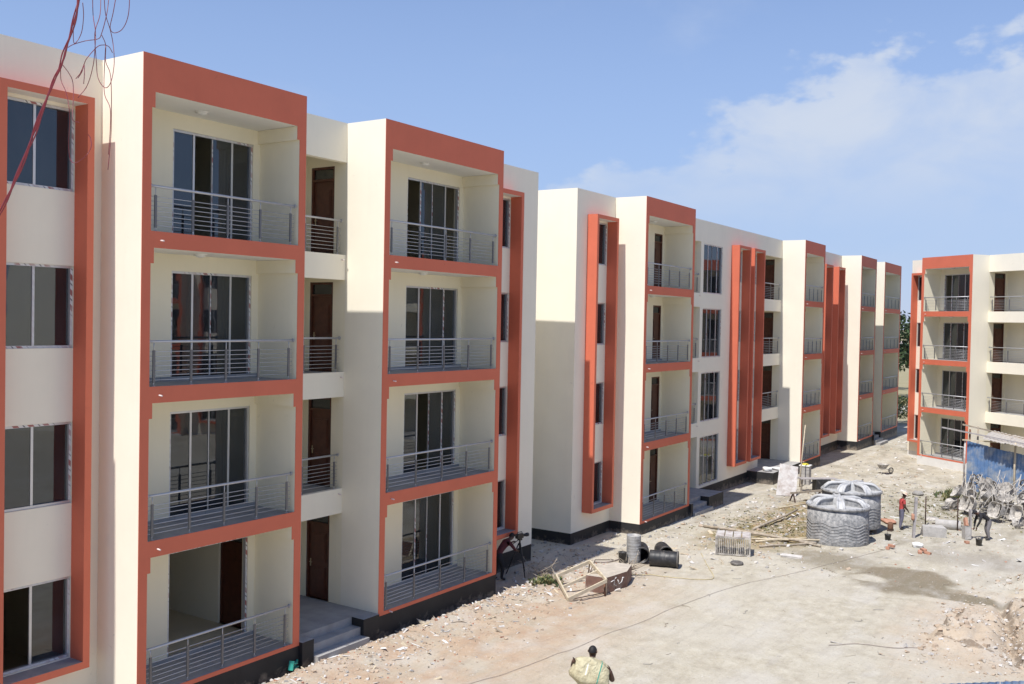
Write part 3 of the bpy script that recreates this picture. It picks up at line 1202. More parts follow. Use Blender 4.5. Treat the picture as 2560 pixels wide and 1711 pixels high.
        MB().box(s0 + 0.005, s1 + 0.35, -0.52, -0.242, -0.6, F0 - 0.58).build('step', 'concrete', root)
    return root


A = dict(ends=(-9.0, 16.10),
         towers=[dict(x=(0.0, 4.2325), door=(1.66, 3.84), open={0: [], 3: [0, 2, 3]}), dict(x=(6.93, 12.1335), door=(9.35, 11.74), open={3: [1, 2], 1: [0, 2, 3]})],
         opened={-2.26: {0: [1]}},
         boxes=[(-5.75, -3.92, True), (-2.26, -0.43, True), (12.79, 14.62, True)],
         recesses=[(4.2325, 6.93, 2)],
         partitions=[-3.1, 0.1, 8.2, 12.3],
         stairs=[(4.2325, 6.93, 4.60, 6.35)])
block(A, 'nearest apartment block at left, its balconies and windows filling half the picture', (11.5107, 16.1769, 0.0), 0.0)
B = dict(ends=(-3.035, 50.4),
         towers=[dict(x=(0.0, 4.803), door=(3.60, 4.42), kind='panel'), dict(x=(20.70, 24.75), detail=2),
                 dict(x=(33.60, 38.04), detail=2), dict(x=(40.645, 46.36), detail=2)],
         boxes=[(-2.25, -0.52, True), (12.64, 14.35, True), (14.86, 16.55, True), (28.30, 29.98, True), (31.36, 32.98, True)],
         tall_windows=[(9.05, 11.45)],
         recesses=[(4.803, 8.71, 2), (17.3, 20.70, 2), (38.04, 40.645, 0)],
         partitions=[-0.2, 8.95, 12.0, 14.6, 16.8, 25.5, 28.1, 30.7, 33.2],
         stairs=[(4.803, 8.71, 5.0, 6.95), (15.62, 20.70, 17.5, 18.75), (38.04, 40.645, 38.2, 40.4)])
broot = block(B, 'long apartment block in the middle, receding behind the water tanks', (33.4564, 16.3165, -0.1528), 0.0145)
Cc = dict(ends=(-2.25, 52.0),
          towers=[dict(x=(0.0, 4.04), door=(0.55, 2.75), open={3: [1, 2, 3]}), dict(x=(9.4, 13.4), detail=1, door=(11.0, 13.0)),
                  dict(x=(20.0, 24.0), detail=1, door=(20.4, 22.5)), dict(x=(27.5, 31.6), detail=1, door=(29.2, 31.2)),
                  dict(x=(40.0, 44.0), detail=1, door=(40.4, 42.5))],
          boxes=[(-1.85, -0.35, True), (13.9, 15.7, True), (17.5, 19.3, True), (32.2, 34.0, True), (37.2, 39.0, True)],
          recesses=[(4.04, 9.4, 2), (24.0, 27.5, 0)],
          partitions=[-0.1, 13.6, 16.5, 35.5],
          plinth='white_plinth',
          stairs=[(4.04, 9.4, 4.4, 8.4), (24.0, 27.5, 24.3, 27.2)])
block(Cc, 'sunlit apartment block at the right edge with a white base', (65.489, 12.708, -0.504), math.radians(-125.918))

# ------------------------------------------------------------------ things on the site
RNG = random.Random(11)


def on_ground(x, y, dz=0.0):
    return (x, y, ground_z(x, y) + dz)


def water_tank(loc, rz, label, R=1.14, H=1.36):
    t = thing('water_tank', label, 'water tank', loc, rz, 'grey plastic water tanks')
    mb = MB()
    mb.lathe([(R * 0.98, 0), (R * 1.0, 0.05), (R * 0.985, 0.3), (R * 0.98, 0.75), (R * 0.985, H - 0.04), (R * 0.985, H - 0.04), (R * 1.03, H), (R * 1.04, H + 0.05), (R * 1.0, H + 0.09)], 48, 0)
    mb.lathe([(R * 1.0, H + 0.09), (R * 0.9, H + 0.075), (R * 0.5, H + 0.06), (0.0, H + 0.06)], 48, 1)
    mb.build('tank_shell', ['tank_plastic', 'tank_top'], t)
    # wavy stiffening ribs round the wall
    for k in range(7):
        z = 0.12 + k * 0.115
        pts = []
        for i in range(96):
            a = 2 * math.pi * i / 96
            pts.append(((R * 0.992) * math.cos(a), (R * 0.992) * math.sin(a), z + 0.05 * math.sin(8 * a + 0.3)))
        MB().tube(pts, 0.007, 5, 0, closed=True).build('wavy_rib', 'tank_rib', t)
    # raised spokes arching from the hub down to the rim
    n = 6
    for k in range(n):
        a = 2 * math.pi * k / n
        mb = MB()
        for off in (-0.09, 0.09):
            pts = []
            for i in range(9):
                s = i / 8
                r = 0.18 + (R * 0.97 - 0.18) * s
                z = H + 0.33 - 0.04 * s - 0.26 * max(0, (s - 0.62) / 0.38) ** 2
                pts.append((r * math.cos(a) - off * (0.6 + 0.8 * s) * math.sin(a), r * math.sin(a) + off * (0.6 + 0.8 * s) * math.cos(a), z))
            mb.tube(pts, 0.05, 7, 0)
        # web between the two lips of a spoke
        base = len(mb.v)
        for i in range(9):
            s = i / 8
            r = 0.18 + (R * 0.97 - 0.18) * s
            z = H + 0.33 - 0.04 * s - 0.26 * max(0, (s - 0.62) / 0.38) ** 2
            for off in (-0.10, 0.10):
                w = off * (0.6 + 0.8 * s)
                mb.v.append((r * math.cos(a) - w * math.sin(a), r * math.sin(a) + w * math.cos(a), z + 0.012))
                mb.v.append((r * math.cos(a) - w * math.sin(a), r * math.sin(a) + w * math.cos(a), H + 0.05))
        for i in range(8):
            b0 = base + i * 4
            mb.face((b0, b0 + 4, b0 + 6, b0 + 2), 0)
            mb.face((b0, b0 + 1, b0 + 5, b0 + 4), 1)
            mb.face((b0 + 2, b0 + 6, b0 + 7, b0 + 3), 1)
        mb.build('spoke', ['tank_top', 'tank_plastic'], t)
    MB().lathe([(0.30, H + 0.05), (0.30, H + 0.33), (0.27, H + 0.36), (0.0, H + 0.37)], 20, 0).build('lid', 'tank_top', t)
    return t


g = on_ground(37.62, 10.06, -0.02)
water_tank(g, 0.35, 'front water tank with wavy ribs, nearest the camera, beside the pile of poles')
g = on_ground(40.10, 10.22, 0.22)
water_tank(g, 0.9, 'rear water tank half hidden behind the front one, next to the man in red')

# --- oil drum, bucket and black barrels
gx = on_ground(29.55, 14.62, -0.01)
d = thing('oil_drum', 'dusty grey ribbed steel drum standing upright beside the black barrels', 'drum', gx)
mb = MB()
prof = [(0.0, 0.0), (0.235, 0.0), (0.245, 0.02)]
for zz in (0.30, 0.60):
    prof += [(0.238, zz - 0.03), (0.25, zz), (0.238, zz + 0.03)]
for zz in (0.12, 0.2, 0.42, 0.5, 0.72, 0.8):
    prof += [(0.238, zz - 0.015), (0.243, zz), (0.238, zz + 0.015)]
prof = prof[:3] + sorted(prof[3:], key=lambda q: q[1]) + [(0.245, 0.90), (0.245, 0.92), (0.225, 0.92), (0.22, 0.86), (0.0, 0.86)]
mb.lathe(prof, 28)
mb.build('drum_body', 'drum_metal', d)
gb = on_ground(29.18, 14.85, -0.005)
b_ = thing('bucket', 'small black bucket standing in front of the ribbed steel drum', 'bucket', gb)
MB().lathe([(0.0, 0.01), (0.11, 0.0), (0.14, 0.36), (0.148, 0.37), (0.148, 0.38), (0.132, 0.38), (0.105, 0.03), (0.0, 0.03)], 20).build('bucket_body', 'black_plastic', b_)
MB().tube([(0.14 * math.cos(a), 0.14 * math.sin(a) * 0.3 + 0.05, 0.36 + 0.12 * math.sin(a)) for a in [math.pi * k / 8 for k in range(9)]], 0.006, 5).build('handle', 'dusty_metal', b_)


def barrel(loc, rot, label, R=0.27, L=0.95):
    t = thing('black_barrel', label, 'barrel', loc, 0, 'black barrels lying on the ground', rot=rot)
    mb = MB()
    pr = [(R * 0.96, 0.0), (R, 0.02)]
    for k in range(1, 6):
        z = L * k / 6
        pr += [(R, z - 0.03), (R * 1.025, z), (R, z + 0.03)]
    pr += [(R, L - 0.02), (R * 0.96, L), (R * 0.88, L), (R * 0.9, 0.06), (0.0, 0.06)]
    mb.lathe(pr, 26)
    mb.lathe([(R * 0.96, 0.0), (0, 0.0)], 26)
    mb.build('barrel_body', 'black_plastic', t)
    MB().lathe([(R * 1.03, L - 0.05), (R * 1.05, L - 0.035), (R * 1.05, L - 0.015), (R * 1.03, L)], 26).build('rim', 'rubber', t)
    return t


HP = math.pi / 2
barrel(on_ground(29.55, 14.02, 0.26), (HP, 0, math.radians(20)), 'black barrel lying on its side, in front of the other black barrels')
barrel(on_ground(30.35, 14.75, 0.26), (HP, 0, math.radians(-62)), 'black barrel lying with its open mouth towards the steel drum')
barrel(on_ground(31.15, 14.35, 0.22), (HP, 0, math.radians(-52)), 'black barrel lying farthest back, showing behind the front barrel', R=0.25, L=0.8)

# --- slatted cage of flat bars
cg = thing('slatted_cage', 'rusty pale cage crate with upright bars and sheet top on the sand', 'cage', on_ground(32.62, 12.30, 0.0), math.radians(-70.5))
cw, cd, chh = 1.16, 0.95, 0.66
mb = MB()
for x in (0, cw):
    for y in (0, cd):
        mb.box(x - cw / 2 - 0.025, x - cw / 2 + 0.025, y - 0.025, y + 0.025, 0, chh)
for z in (0.04, chh - 0.03):
    mb.box(-cw / 2, cw / 2, -0.02, 0.02, z - 0.02, z + 0.02)
    mb.box(-cw / 2, cw / 2, cd - 0.02, cd + 0.02, z - 0.02, z + 0.02)
    mb.box(-cw / 2 - 0.02, -cw / 2 + 0.02, 0, cd, z - 0.021, z + 0.021)
    mb.box(cw / 2 - 0.02, cw / 2 + 0.02, 0, cd, z - 0.021, z + 0.021)
mb.build('cage_frame', 'dusty_metal', cg)
bar = MB().box(-0.011, 0.011, -0.008, 0.008, 0.02, chh - 0.02).mesh('bar', ['dusty_metal'])
for k in range(17):
    x = -cw / 2 + cw * (k + 1) / 18
    link('bar', bar, cg, (x, -0.012, 0))
    link('bar', bar, cg, (x, cd + 0.012, 0))
for k in range(12):
    y = cd * (k + 1) / 13
    for s in (-1, 1):
        o = link('bar', bar, cg, (s * (cw / 2 + 0.004), y, 0), (0, 0, HP))
for k in range(4):
    y0 = -cw / 2 + cw * k / 4
    MB().box(y0 + 0.02, y0 + cw / 4 - 0.02, 0.0, cd, chh, chh + 0.018).build('top_sheet', 'painted_board', cg)

# --- poles
PC = [((36.5, 15.0, 0.07), (36.1, 10.4, 0.10), 0.055, 'weathered pole, longest of the heap, pointing from the block towards the tank'),
      ((36.85, 13.4, 0.06), (35.95, 10.2, 0.05), 0.05, 'weathered pole resting under the longest pole of the heap'),
      ((37.25, 13.25, 0.04), (41.6, 12.85, 0.25), 0.055, 'pole lying across the muddy weeds behind the heap of poles'),
      ((35.2, 12.4, 0.05), (37.3, 10.9, 0.05), 0.04, 'pale pole beside the cage pointing to the front tank'),
      ((34.5, 12.0, 0.05), (36.3, 10.6, 0.05), 0.045, 'dusty pole nearest the cage at the front of the heap'),
      ((35.6, 12.7, 0.05), (36.6, 10.35, 0.16), 0.04, 'thin pale pole in the middle of the heap'),
      ((42.5, 13.95, 0.05), (44.1, 13.25, 0.08), 0.03, 'short stick on the rubble before the leaning board')]
for p0, p1, r, lab in PC:
    a = Vector(on_ground(p0[0], p0[1], p0[2]))
    b = Vector(on_ground(p1[0], p1[1], p1[2]))
    mid = [a.lerp(b, s) + Vector((RNG.uniform(-.03, .03), RNG.uniform(-.03, .03), RNG.uniform(-.015, .03))) for s in (0.25, 0.5, 0.75)]
    o = MB().tube([a] + mid + [b], [r, r * 0.97, r * 0.93, r * 0.88, r * 0.82], 8).build('wooden_pole', 'weathered_wood' if r > 0.042 else 'pale_timber')
    tag(o, lab, 'pole', 'wooden poles on the ground')

# --- broken timber frame leaning on a brown trough
wf = thing('timber_lattice', 'broken pale timber frame tilted up against the brown trough', 'frame', on_ground(26.3, 14.9))
z0 = wf.location
# corners: near foot, right top, far top, left
cnr = [Vector((24.18, 14.01, 0.12)), Vector((25.38, 13.42, 0.50)), Vector((26.41, 14.56, 0.69)), Vector((25.45, 15.18, 0.33))]
for i in range(4):
    MB().beam(cnr[i] - z0, cnr[(i + 1) % 4] - z0, 0.05, 0.10).build('rail', 'pale_timber', wf)
MB().beam(cnr[0].lerp(cnr[3], 0.5) - z0, cnr[1].lerp(cnr[2], 0.5) - z0, 0.05, 0.08).build('cross_bar', 'pale_timber', wf)
for (i, dx, dy) in ((1, 0.1, 0.05), (2, 0.25, 0.2), (3, 0.05, 0.1)):
    foot = Vector(on_ground(cnr[i].x + dx, cnr[i].y + dy, 0.0))
    MB().beam(cnr[i] - z0, foot - z0, 0.04, 0.05).build('strut', 'weathered_wood', wf)
mb = MB()
mb.tube([Vector(on_ground(24.4, 14.0, 0.03)) - z0, Vector(on_ground(25.6, 13.55, 0.04)) - z0], 0.015, 6)
mb.build('rod', 'rust_bar', wf)

tr = thing('brown_trough', 'brown sheet metal trough with chalk scrawl, sand on top, beside the timber frame', 'trough', on_ground(26.5, 13.80), -0.03)
mb = MB()
pts = [(-1.05, 0.35), (-0.95, -0.30), (0.15, -0.42), (1.0, -0.12), (0.95, 0.45), (0.1, 0.62)]
hgt = 0.46
base = len(mb.v)
for (x, y) in pts:
    mb.v.append((x, y, -0.05))
    mb.v.append((x * 0.98, y * 0.98, hgt))
n = len(pts)
for i in range(n):
    j = (i + 1) % n
    mb.face((base + 2 * i, base + 2 * j, base + 2 * j + 1, base + 2 * i + 1), 0)
mb.face(tuple(base + 2 * i + 1 for i in range(n)), 1)
mb.build('trough_body', ['brown_metal', 'soil_pale'], tr)
mb = MB()
# chalk scrawl on the front face, as read on the photograph
P0, P1 = Vector((-0.95, -0.30, 0)), Vector((0.15, -0.42, 0))
dx = (P1 - P0).normalized()
nrm = Vector((dx.y, -dx.x, 0))


def chalk(path):
    pp = [P0 + dx * u + nrm * 0.012 + Vector((0, 0, v)) for u, v in path]
    mb.tube([tuple(q) for q in pp], 0.014, 4)


chalk([(0.25, 0.30), (0.42, 0.33), (0.40, 0.20), (0.52, 0.14)])
chalk([(0.60, 0.30), (0.66, 0.16), (0.80, 0.20), (0.86, 0.34)])
chalk([(0.45, 0.36), (0.52, 0.39)])
chalk([(0.82, 0.30), (0.92, 0.32)])
mb.build('chalk_scrawl', 'chalk', tr)
MB().tube([(-1.0, -0.28, 0.45), (-1.12, -0.38, -0.02)], 0.03, 6).build('strut', 'rusty_metal', tr)
MB().tube([(-0.9, 0.3, hgt), (0.2, 0.75, 0.62), (1.0, 0.55, 0.5)], 0.014, 6).build('bent_bar', 'rust_bar', tr)


def brush_pile(name, label, loc, n, spread, h, seed, mat='weathered_wood', rad=0.012, ln=(0.3, 0.8)):
    r = random.Random(seed)
    mb = MB()
    for _ in range(n):
        a = r.uniform(0, 6.28)
        d = r.uniform(0, spread)
        p = Vector((d * math.cos(a), d * math.sin(a), r.uniform(0, 0.06)))
        dr = Vector((r.uniform(-1, 1), r.uniform(-1, 1), r.uniform(0.1, h * 2))).normalized() * r.uniform(*ln)
        k = Vector((r.uniform(-.1, .1), r.uniform(-.1, .1), r.uniform(-.05, .1)))
        mb.tube([p, p + dr * 0.5 + k, p + dr], [rad, rad * 0.8, rad * 0.5], 5)
    o = mb.build(name, mat, None, loc)
    return tag(o, label, 'brushwood')


brush_pile('dry_branches', 'tangle of dry brown twigs at the far end of the brown trough', on_ground(27.75, 13.95, 0.15), 26, 0.16, 0.5, 3)
brush_pile('dry_branches', 'dry twigs lying left of the timber frame by the grass tuft', on_ground(26.0, 16.0, 0.02), 40, 0.55, 0.2, 5)

# --- leaning board, tall pole, brick pillar, box table, cement bags
bd = thing('leaning_board', 'large stained white board leaning by the entrance steps', 'board', on_ground(46.4, 14.85))
p_bl, p_br = Vector(on_ground(46.10, 15.28, 0.0)), Vector(on_ground(46.45, 14.42, 0.0))
tl, trr = Vector((47.0, 15.42, 1.36)), Vector((47.35, 14.62, 1.22))
bz = bd.location
quadp = [p_bl - bz, p_br - bz, trr - bz, tl - bz]
nn = (quadp[1] - quadp[0]).cross(quadp[3] - quadp[0]).normalized() * 0.03
mb = MB()
i0 = len(mb.v)
mb.v += [tuple(q) for q in quadp] + [tuple(q + nn) for q in quadp]
for q in ((0, 1, 2, 3), (7, 6, 5, 4), (0, 4, 5, 1), (1, 5, 6, 2), (2, 6, 7, 3), (3, 7, 4, 0)):
    mb.face(tuple(i0 + a for a in q))
mb.build('sheet', 'painted_board', bd)
MB().beam(quadp[2].lerp(quadp[3], 0.5) + Vector((0.05, 0, 0)), Vector(on_ground(48.0, 14.9)) - bz, 0.06, 0.06).build('prop', 'weathered_wood', bd)
o = MB().tube([on_ground(49.35, 15.15, -0.02), (49.62, 15.14, 1.5), (49.9, 15.10, 3.05)], [0.035, 0.032, 0.025], 7).build('tall_pole', 'pale_timber')
tag(o, 'tall thin pole standing against the brick pillar near the entrance', 'pole')
bp = thing('block_pillar', 'short grey block pillar with black side and concrete cap under a yellow hose', 'pillar', on_ground(50.45, 15.2), 0.05)
for k in range(5):
    MB().box(-0.24, 0.24, -0.24, 0.24, k * 0.19 - (0.1 if k == 0 else 0), k * 0.19 + 0.18).build('concrete_block', 'old_concrete', bp)
MB().box(-0.27, 0.27, -0.27, 0.27, 0.95, 1.0).build('cap', 'white_paint', bp)
hs = MB()
hs.tube([(0.16 * math.cos(a) * (1 + 0.15 * math.sin(3 * a)), 0.15 * math.sin(a), 1.02 + 0.015 * (k // 14)) for k, a in enumerate([2 * math.pi * k / 14 for k in range(36)])], 0.022, 6)
o = hs.build('yellow_hose', 'yellow_hose', None, tuple(bp.location), (0, 0, 0.05))
tag(o, 'coil of bright yellow hose on top of the block pillar', 'hose')
bt = thing('work_table', 'plank laid across black boxes as a table behind the tanks', 'table', on_ground(48.84, 13.9), math.radians(-50))
MB().box(-0.36, 0.36, -0.28, 0.28, -0.05, 0.62).build('black_box', 'black_plastic', bt)
MB().box(-1.15, 0.75, -0.22, 0.22, 0.625, 0.665).build('plank', 'grey_timber', bt)
MB().beam((-1.0, 0.0, 0.62), (-1.05, 0.0, -0.05), 0.07, 0.07).build('leg', 'weathered_wood', bt)
ob = thing('saw_horse', 'low rough timber trestle between the leaning board and the tanks', 'trestle', on_ground(45.4, 13.6), math.radians(-35))
MB().beam((-0.9, 0, 0.42), (0.9, 0, 0.46), 0.07, 0.09).build('rail', 'weathered_wood', ob)
for s in (-0.75, 0.75):
    for q in (-0.22, 0.22):
        MB().beam((s, 0, 0.42), (s * 1.05, q, -0.03), 0.05, 0.05).build('leg', 'rust_bar', ob)


def soft_sack(name, label, cat, loc, sx, sy, sz, rz, mat, seed=0, parent=None, rot=None):
    mb = MB()
    n, m = 18, 10
    base = 0
    r = random.Random(seed)
    ph = [r.uniform(0, 6) for _ in range(4)]
    for j in range(m + 1):
        v = -math.pi / 2 + math.pi * j / m
        for i in range(n):
            u = 2 * math.pi * i / n

            def se(c, e):
                return math.copysign(abs(c) ** e, c)
            x = se(math.cos(v), 0.6) * se(math.cos(u), 0.45)
            y = se(math.cos(v), 0.6) * se(math.sin(u), 0.6)
            z = se(math.sin(v), 0.8)
            k = 1 + 0.07 * math.sin(3 * u + ph[0]) + 0.07 * math.sin(5 * v + ph[1]) + 0.06 * math.sin(4 * u + 3 * v + ph[2])
            pinch = 1 - 0.25 * abs(x) ** 3
            mb.v.append((x * sx / 2 * k, y * sy / 2 * k, z * sz / 2 * k * pinch))
    for j in range(m):
        for i in range(n):
            a = j * n + i
            b = j * n + (i + 1) % n
            mb.face((a, b, b + n, a + n), 0, True)
    o = mb.build(name, mat, parent, loc, rot or (0, 0, rz))
    if label:
        tag(o, label, cat)
    return o


gz = -0.1528 + F0
soft_sack('cement_bag', 'crumpled white bag on the black block left of the entrance steps, nearer the wall', 'bag', (49.75, 17.0, gz + 0.09), 0.75, 0.45, 0.18, 0.5, 'white_sack', 1)
soft_sack('cement_bag', 'flattened white bag on the black block left of the entrance steps, nearer the edge', 'bag', (50.35, 16.65, gz + 0.07), 0.8, 0.5, 0.14, 1.1, 'white_sack', 2)


# --- wheelbarrows
def wheelbarrow_parts():
    tray = MB()
    def ring(cx, rx, ry, n=12):
        return [(cx + rx * math.copysign(abs(math.cos(a)) ** 0.6, math.cos(a)), ry * math.copysign(abs(math.sin(a)) ** 0.6, math.sin(a))) for a in [2 * math.pi * (k + 0.5) / n for k in range(n)]]
    top = ring(0.04, 0.34, 0.25)
    bot = ring(0.0, 0.17, 0.15)
    zt, zb = 0.54, 0.30
    for i in range(12):
        j = (i + 1) % 12
        tray.quad((*bot[i], zb), (*bot[j], zb), (*top[j], zt), (*top[i], zt))
        tray.quad((*[c * 0.97 for c in top[i]], zt), (*[c * 0.97 for c in top[j]], zt), (*[c * 0.96 for c in bot[j]], zb + 0.012), (*[c * 0.96 for c in bot[i]], zb + 0.012))
    for zz, q in ((zb, 1.0), (zb + 0.012, 0.96)):
        i0 = len(tray.v)
        tray.v += [(b[0] * q, b[1] * q, zz) for b in bot]
        tray.face(tuple(range(i0, i0 + 12)))
    tray.tube([(*t, zt) for t in top], 0.012, 6, closed=True)
    fr = MB()
    for s in (-1, 1):
        fr.tube([(0.62, 0.05 * s, 0.17), (0.30, 0.17 * s, 0.27), (-0.25, 0.22 * s, 0.30), (-0.85, 0.27 * s, 0.50)], 0.016, 6)
    wh = MB()
    wh.tube([(0.62 + 0.15 * math.cos(a), 0, 0.17 + 0.15 * math.sin(a)) for a in [2 * math.pi * k / 18 for k in range(18)]], 0.034, 7, closed=True)
    for a in (0, 1.05, 2.1):
        wh.tube([(0.62 + 0.13 * math.cos(a), 0, 0.17 + 0.13 * math.sin(a)), (0.62 - 0.13 * math.cos(a), 0, 0.17 - 0.13 * math.sin(a))], 0.012, 5, 1)
    leg = MB()
    leg.tube([(-0.22, 0.20, 0.30), (-0.30, 0.24, 0.0), (-0.38, 0.24, 0.02)], 0.014, 6)
    leg2 = MB()
    leg2.tube([(-0.22, -0.20, 0.30), (-0.30, -0.24, 0.0), (-0.38, -0.24, 0.02)], 0.014, 6)
    return [('tray', tray.mesh('tray', ['dusty_metal'])), ('handle_frame', fr.mesh('handle_frame', ['dusty_metal'])), ('wheel', wh.mesh('wheel', ['rubber', 'dusty_metal'])), ('leg', leg.mesh('leg', ['dusty_metal'])), ('leg', leg2.mesh('leg', ['dusty_metal']))]


WB = wheelbarrow_parts()


def wheelbarrow(loc, rot, label, group=None):
    t = thing('wheelbarrow', label, 'wheelbarrow', loc, 0, group, rot=rot)
    for nme, me in WB:
        link(nme, me, t)
    return t


wheelbarrow(on_ground(58.55, 13.2), (0, 0, math.radians(-35)), 'lone wheelbarrow standing out on the far sand away from the pile')
prng = random.Random(5)
rows = [(47.6, 7.3, 45.3, 3.8, 9, 0.0, 0.0), (48.2, 7.2, 45.9, 3.6, 9, 0.25, 0.25), (48.9, 7.0, 46.7, 3.4, 9, 0.45, 0.45), (49.7, 6.85, 47.6, 3.4, 8, 0.5, 0.45), (50.5, 6.7, 48.6, 3.5, 7, 0.4, 0.3)]
for ri, (xa, ya, xb, yb_, cnt, zl, zj) in enumerate(rows):
    for k in range(cnt):
        s_ = k / (cnt - 1)
        x = xa + (xb - xa) * s_ + prng.uniform(-.15, .15)
        y = ya + (yb_ - ya) * s_ + prng.uniform(-.12, .12)
        tall = math.sin(math.pi * min(1, 0.18 + s_)) * 0.5 + 0.5
        if ri == 0:
            rot = prng.choice([(1.4, 0.15, 2.2), (0.1, 1.2, 2.5), (0.3, -1.0, 2.1), (1.9, 0.1, 2.9)])
        else:
            rot = (prng.uniform(-.8, .8), prng.choice((0.9, 1.3, 0.5, -0.9, 1.9)) + prng.uniform(-.2, .2), prng.uniform(1.7, 2.8))
        dz = zl * tall + (0.35 if abs(rot[1]) > 0.5 else 0.22)
        rot = (rot[0] + prng.uniform(-.1, .1), rot[1], rot[2] + prng.uniform(-.3, .3))
        where = ('in the front row of the heap', 'in the second row of the heap', 'in the middle of the heap', 'at the back of the heap', 'at the back of the heap')[ri]
        wb_o = wheelbarrow(on_ground(x, y, dz), rot, 'dusty grey wheelbarrow tipped ' + where + ' before the blue shed', 'wheelbarrows heaped before the shed')

# --- shed with blue corrugated wall
sh = thing('tin_shed', 'open shed with blue corrugated wall, rough posts and pale tin roof', 'shed', on_ground(54.3, 8.2))
sz = Vector(sh.location)


def L(x, y, z):
    return Vector((x, y, z)) - sz


def wall_at(y):
    return 54.3 + (8.2 - y) * 0.31


def corr(mb, y0, y1, z0f, z1f, xoff, step=0.16, amp=0.03):
    n = int(abs(y1 - y0) / (step / 4))
    base = len(mb.v)
    for i in range(n + 1):
        y = y0 + (y1 - y0) * i / n
        x = wall_at(y) + xoff + amp * math.sin(2 * math.pi * i / 4.0)
        mb.v.append(tuple(L(x, y, z0f(y))))
        mb.v.append(tuple(L(x, y, z1f(y))))
    for i in range(n):
        b = base + 2 * i
        mb.face((b, b + 2, b + 3, b + 1), 0, True)


gtop = lambda y: 2.42 - (8.2 - y) * 0.225
y = 8.15
k = 0
while y > 1.5:
    y1 = y - 0.92
    mb = MB()
    corr(mb, y, y1 - 0.04, lambda q: -0.2, lambda q, k=k: gtop(q) - 0.03 * (k % 2), 0.06 + 0.012 * (k % 2))
    mb.build('wall_sheet', 'blue_sheet', sh)
    y = y1
    k += 1
roofz = lambda y, d=0: 3.0 - (8.6 - y) * 0.22 - d * 0.03
for (yy, xo, top, mat) in ((8.23, -0.02, 2.45, 'painted_board'), (8.05, 0.15, 3.0, 'rusty_metal'), (6.0, -0.06, 2.45, 'pale_timber'), (3.9, -0.06, 2.0, 'pale_timber'), (8.1, 3.2, 2.9, 'weathered_wood'), (5.0, 3.2, 2.3, 'weathered_wood')):
    MB().tube([L(wall_at(yy) + xo, yy, -0.25), L(wall_at(yy) + xo + 0.02, yy + 0.02, top * 0.5), L(wall_at(yy) + xo, yy, top)], [0.055, 0.05, 0.045], 8).build('post', mat, sh)
MB().beam(L(53.9, 9.3, 3.06), L(55.3, 5.6, 2.38), 0.06, 0.07).build('roof_beam', 'grey_timber', sh)
MB().beam(L(54.15, 8.35, 2.47), L(54.75, 6.6, 2.42), 0.05, 0.06).build('roof_beam', 'pale_timber', sh)
MB().beam(L(57.0, 8.8, 3.0), L(58.2, 4.0, 2.0), 0.07, 0.08).build('roof_beam', 'weathered_wood', sh)
k = 0
y = 7.4
while y > 1.5:
    y1 = y - 0.95
    mb = MB()
    n = 24
    base = len(mb.v)
    for i in range(n + 1):
        q = y + (y1 - 0.08 - y) * i / n
        for xx in (-0.55 - 0.10 * (k % 3), 1.6, 3.6):
            wz = roofz(q) - 0.10 + 0.018 * math.sin(2 * math.pi * i / 4) + 0.02 * (k % 2) + (0.06 if xx > 1 else 0.0) + 0.03 * math.sin(k * 2.3 + xx)
            mb.v.append(tuple(L(wall_at(q) + xx, q, wz)))
    for i in range(n):
        for j in range(2):
            b = base + 3 * i + j
            mb.face((b, b + 1, b + 4, b + 3), 0, True)
    mb.build('roof_sheet', 'roof_sheet', sh)
    y = y1
    k += 1

# --- posts, bars, roller and odd things in the work area
o = MB().beam(on_ground(40.02, 7.81, -0.05), Vector(on_ground(40.05, 7.75, 1.58)), 0.13, 0.09).build('timber_post', 'grey_timber')
tag(o, 'upright grey timber post in front of the man in the red shirt', 'post')
o = soft_sack('orange_bag', 'small orange bag hanging on the grey timber post', 'bag', on_ground(39.95, 7.83, 0.82), 0.14, 0.12, 0.26, 0.3, 'brick_orange', 5)
for (x, y, h, lab) in ((42.95, 7.93, 1.22, 'thin rusty steel stake left of the concrete roller'), (42.71, 6.67, 1.30, 'thin rusty steel stake at the right end of the concrete roller')):
    o = MB().tube([on_ground(x, y, -0.1), on_ground(x + 0.02, y + 0.01, h)], 0.026, 6).build('steel_stake', 'rust_bar')
    tag(o, lab, 'stake', 'rusty steel stakes')
ro = thing('concrete_roller', 'heavy pale concrete cylinder lying between the two steel stakes', 'roller', on_ground(42.85, 7.05, 0.17), 0, rot=(HP, 0, math.radians(9)))
MB().lathe([(0.0, -0.48), (0.19, -0.48), (0.20, -0.46), (0.20, 0.46), (0.19, 0.48), (0.0, 0.48)], 22).build('cylinder', 'old_concrete', ro)
MB().tube([(0, 0, -0.6), (0, 0, 0.6)], 0.025, 7).build('axle', 'rust_bar', ro)
cb = MB().obox((0, 0, 0.2), 0.5, 0.8, 0.42, None, 0, 0.06, random.Random(4)).build('concrete_chunk', 'old_concrete', None, on_ground(40.85, 7.25, -0.03), (0, 0, 0.35))
tag(cb, 'square weathered concrete chunk beside the timber post', 'concrete')
soft_sack('white_bag', 'small white bag lying alone on the sand in front of the work area', 'bag', on_ground(38.4, 7.35, 0.07), 0.45, 0.36, 0.2, 0.4, 'white_sack', 8)
soft_sack('white_bag', 'greyish white bag lying on the sand left behind the steel stakes', 'bag', on_ground(50.7, 9.75, 0.08), 0.5, 0.36, 0.24, 1.2, 'stone_grey', 9)


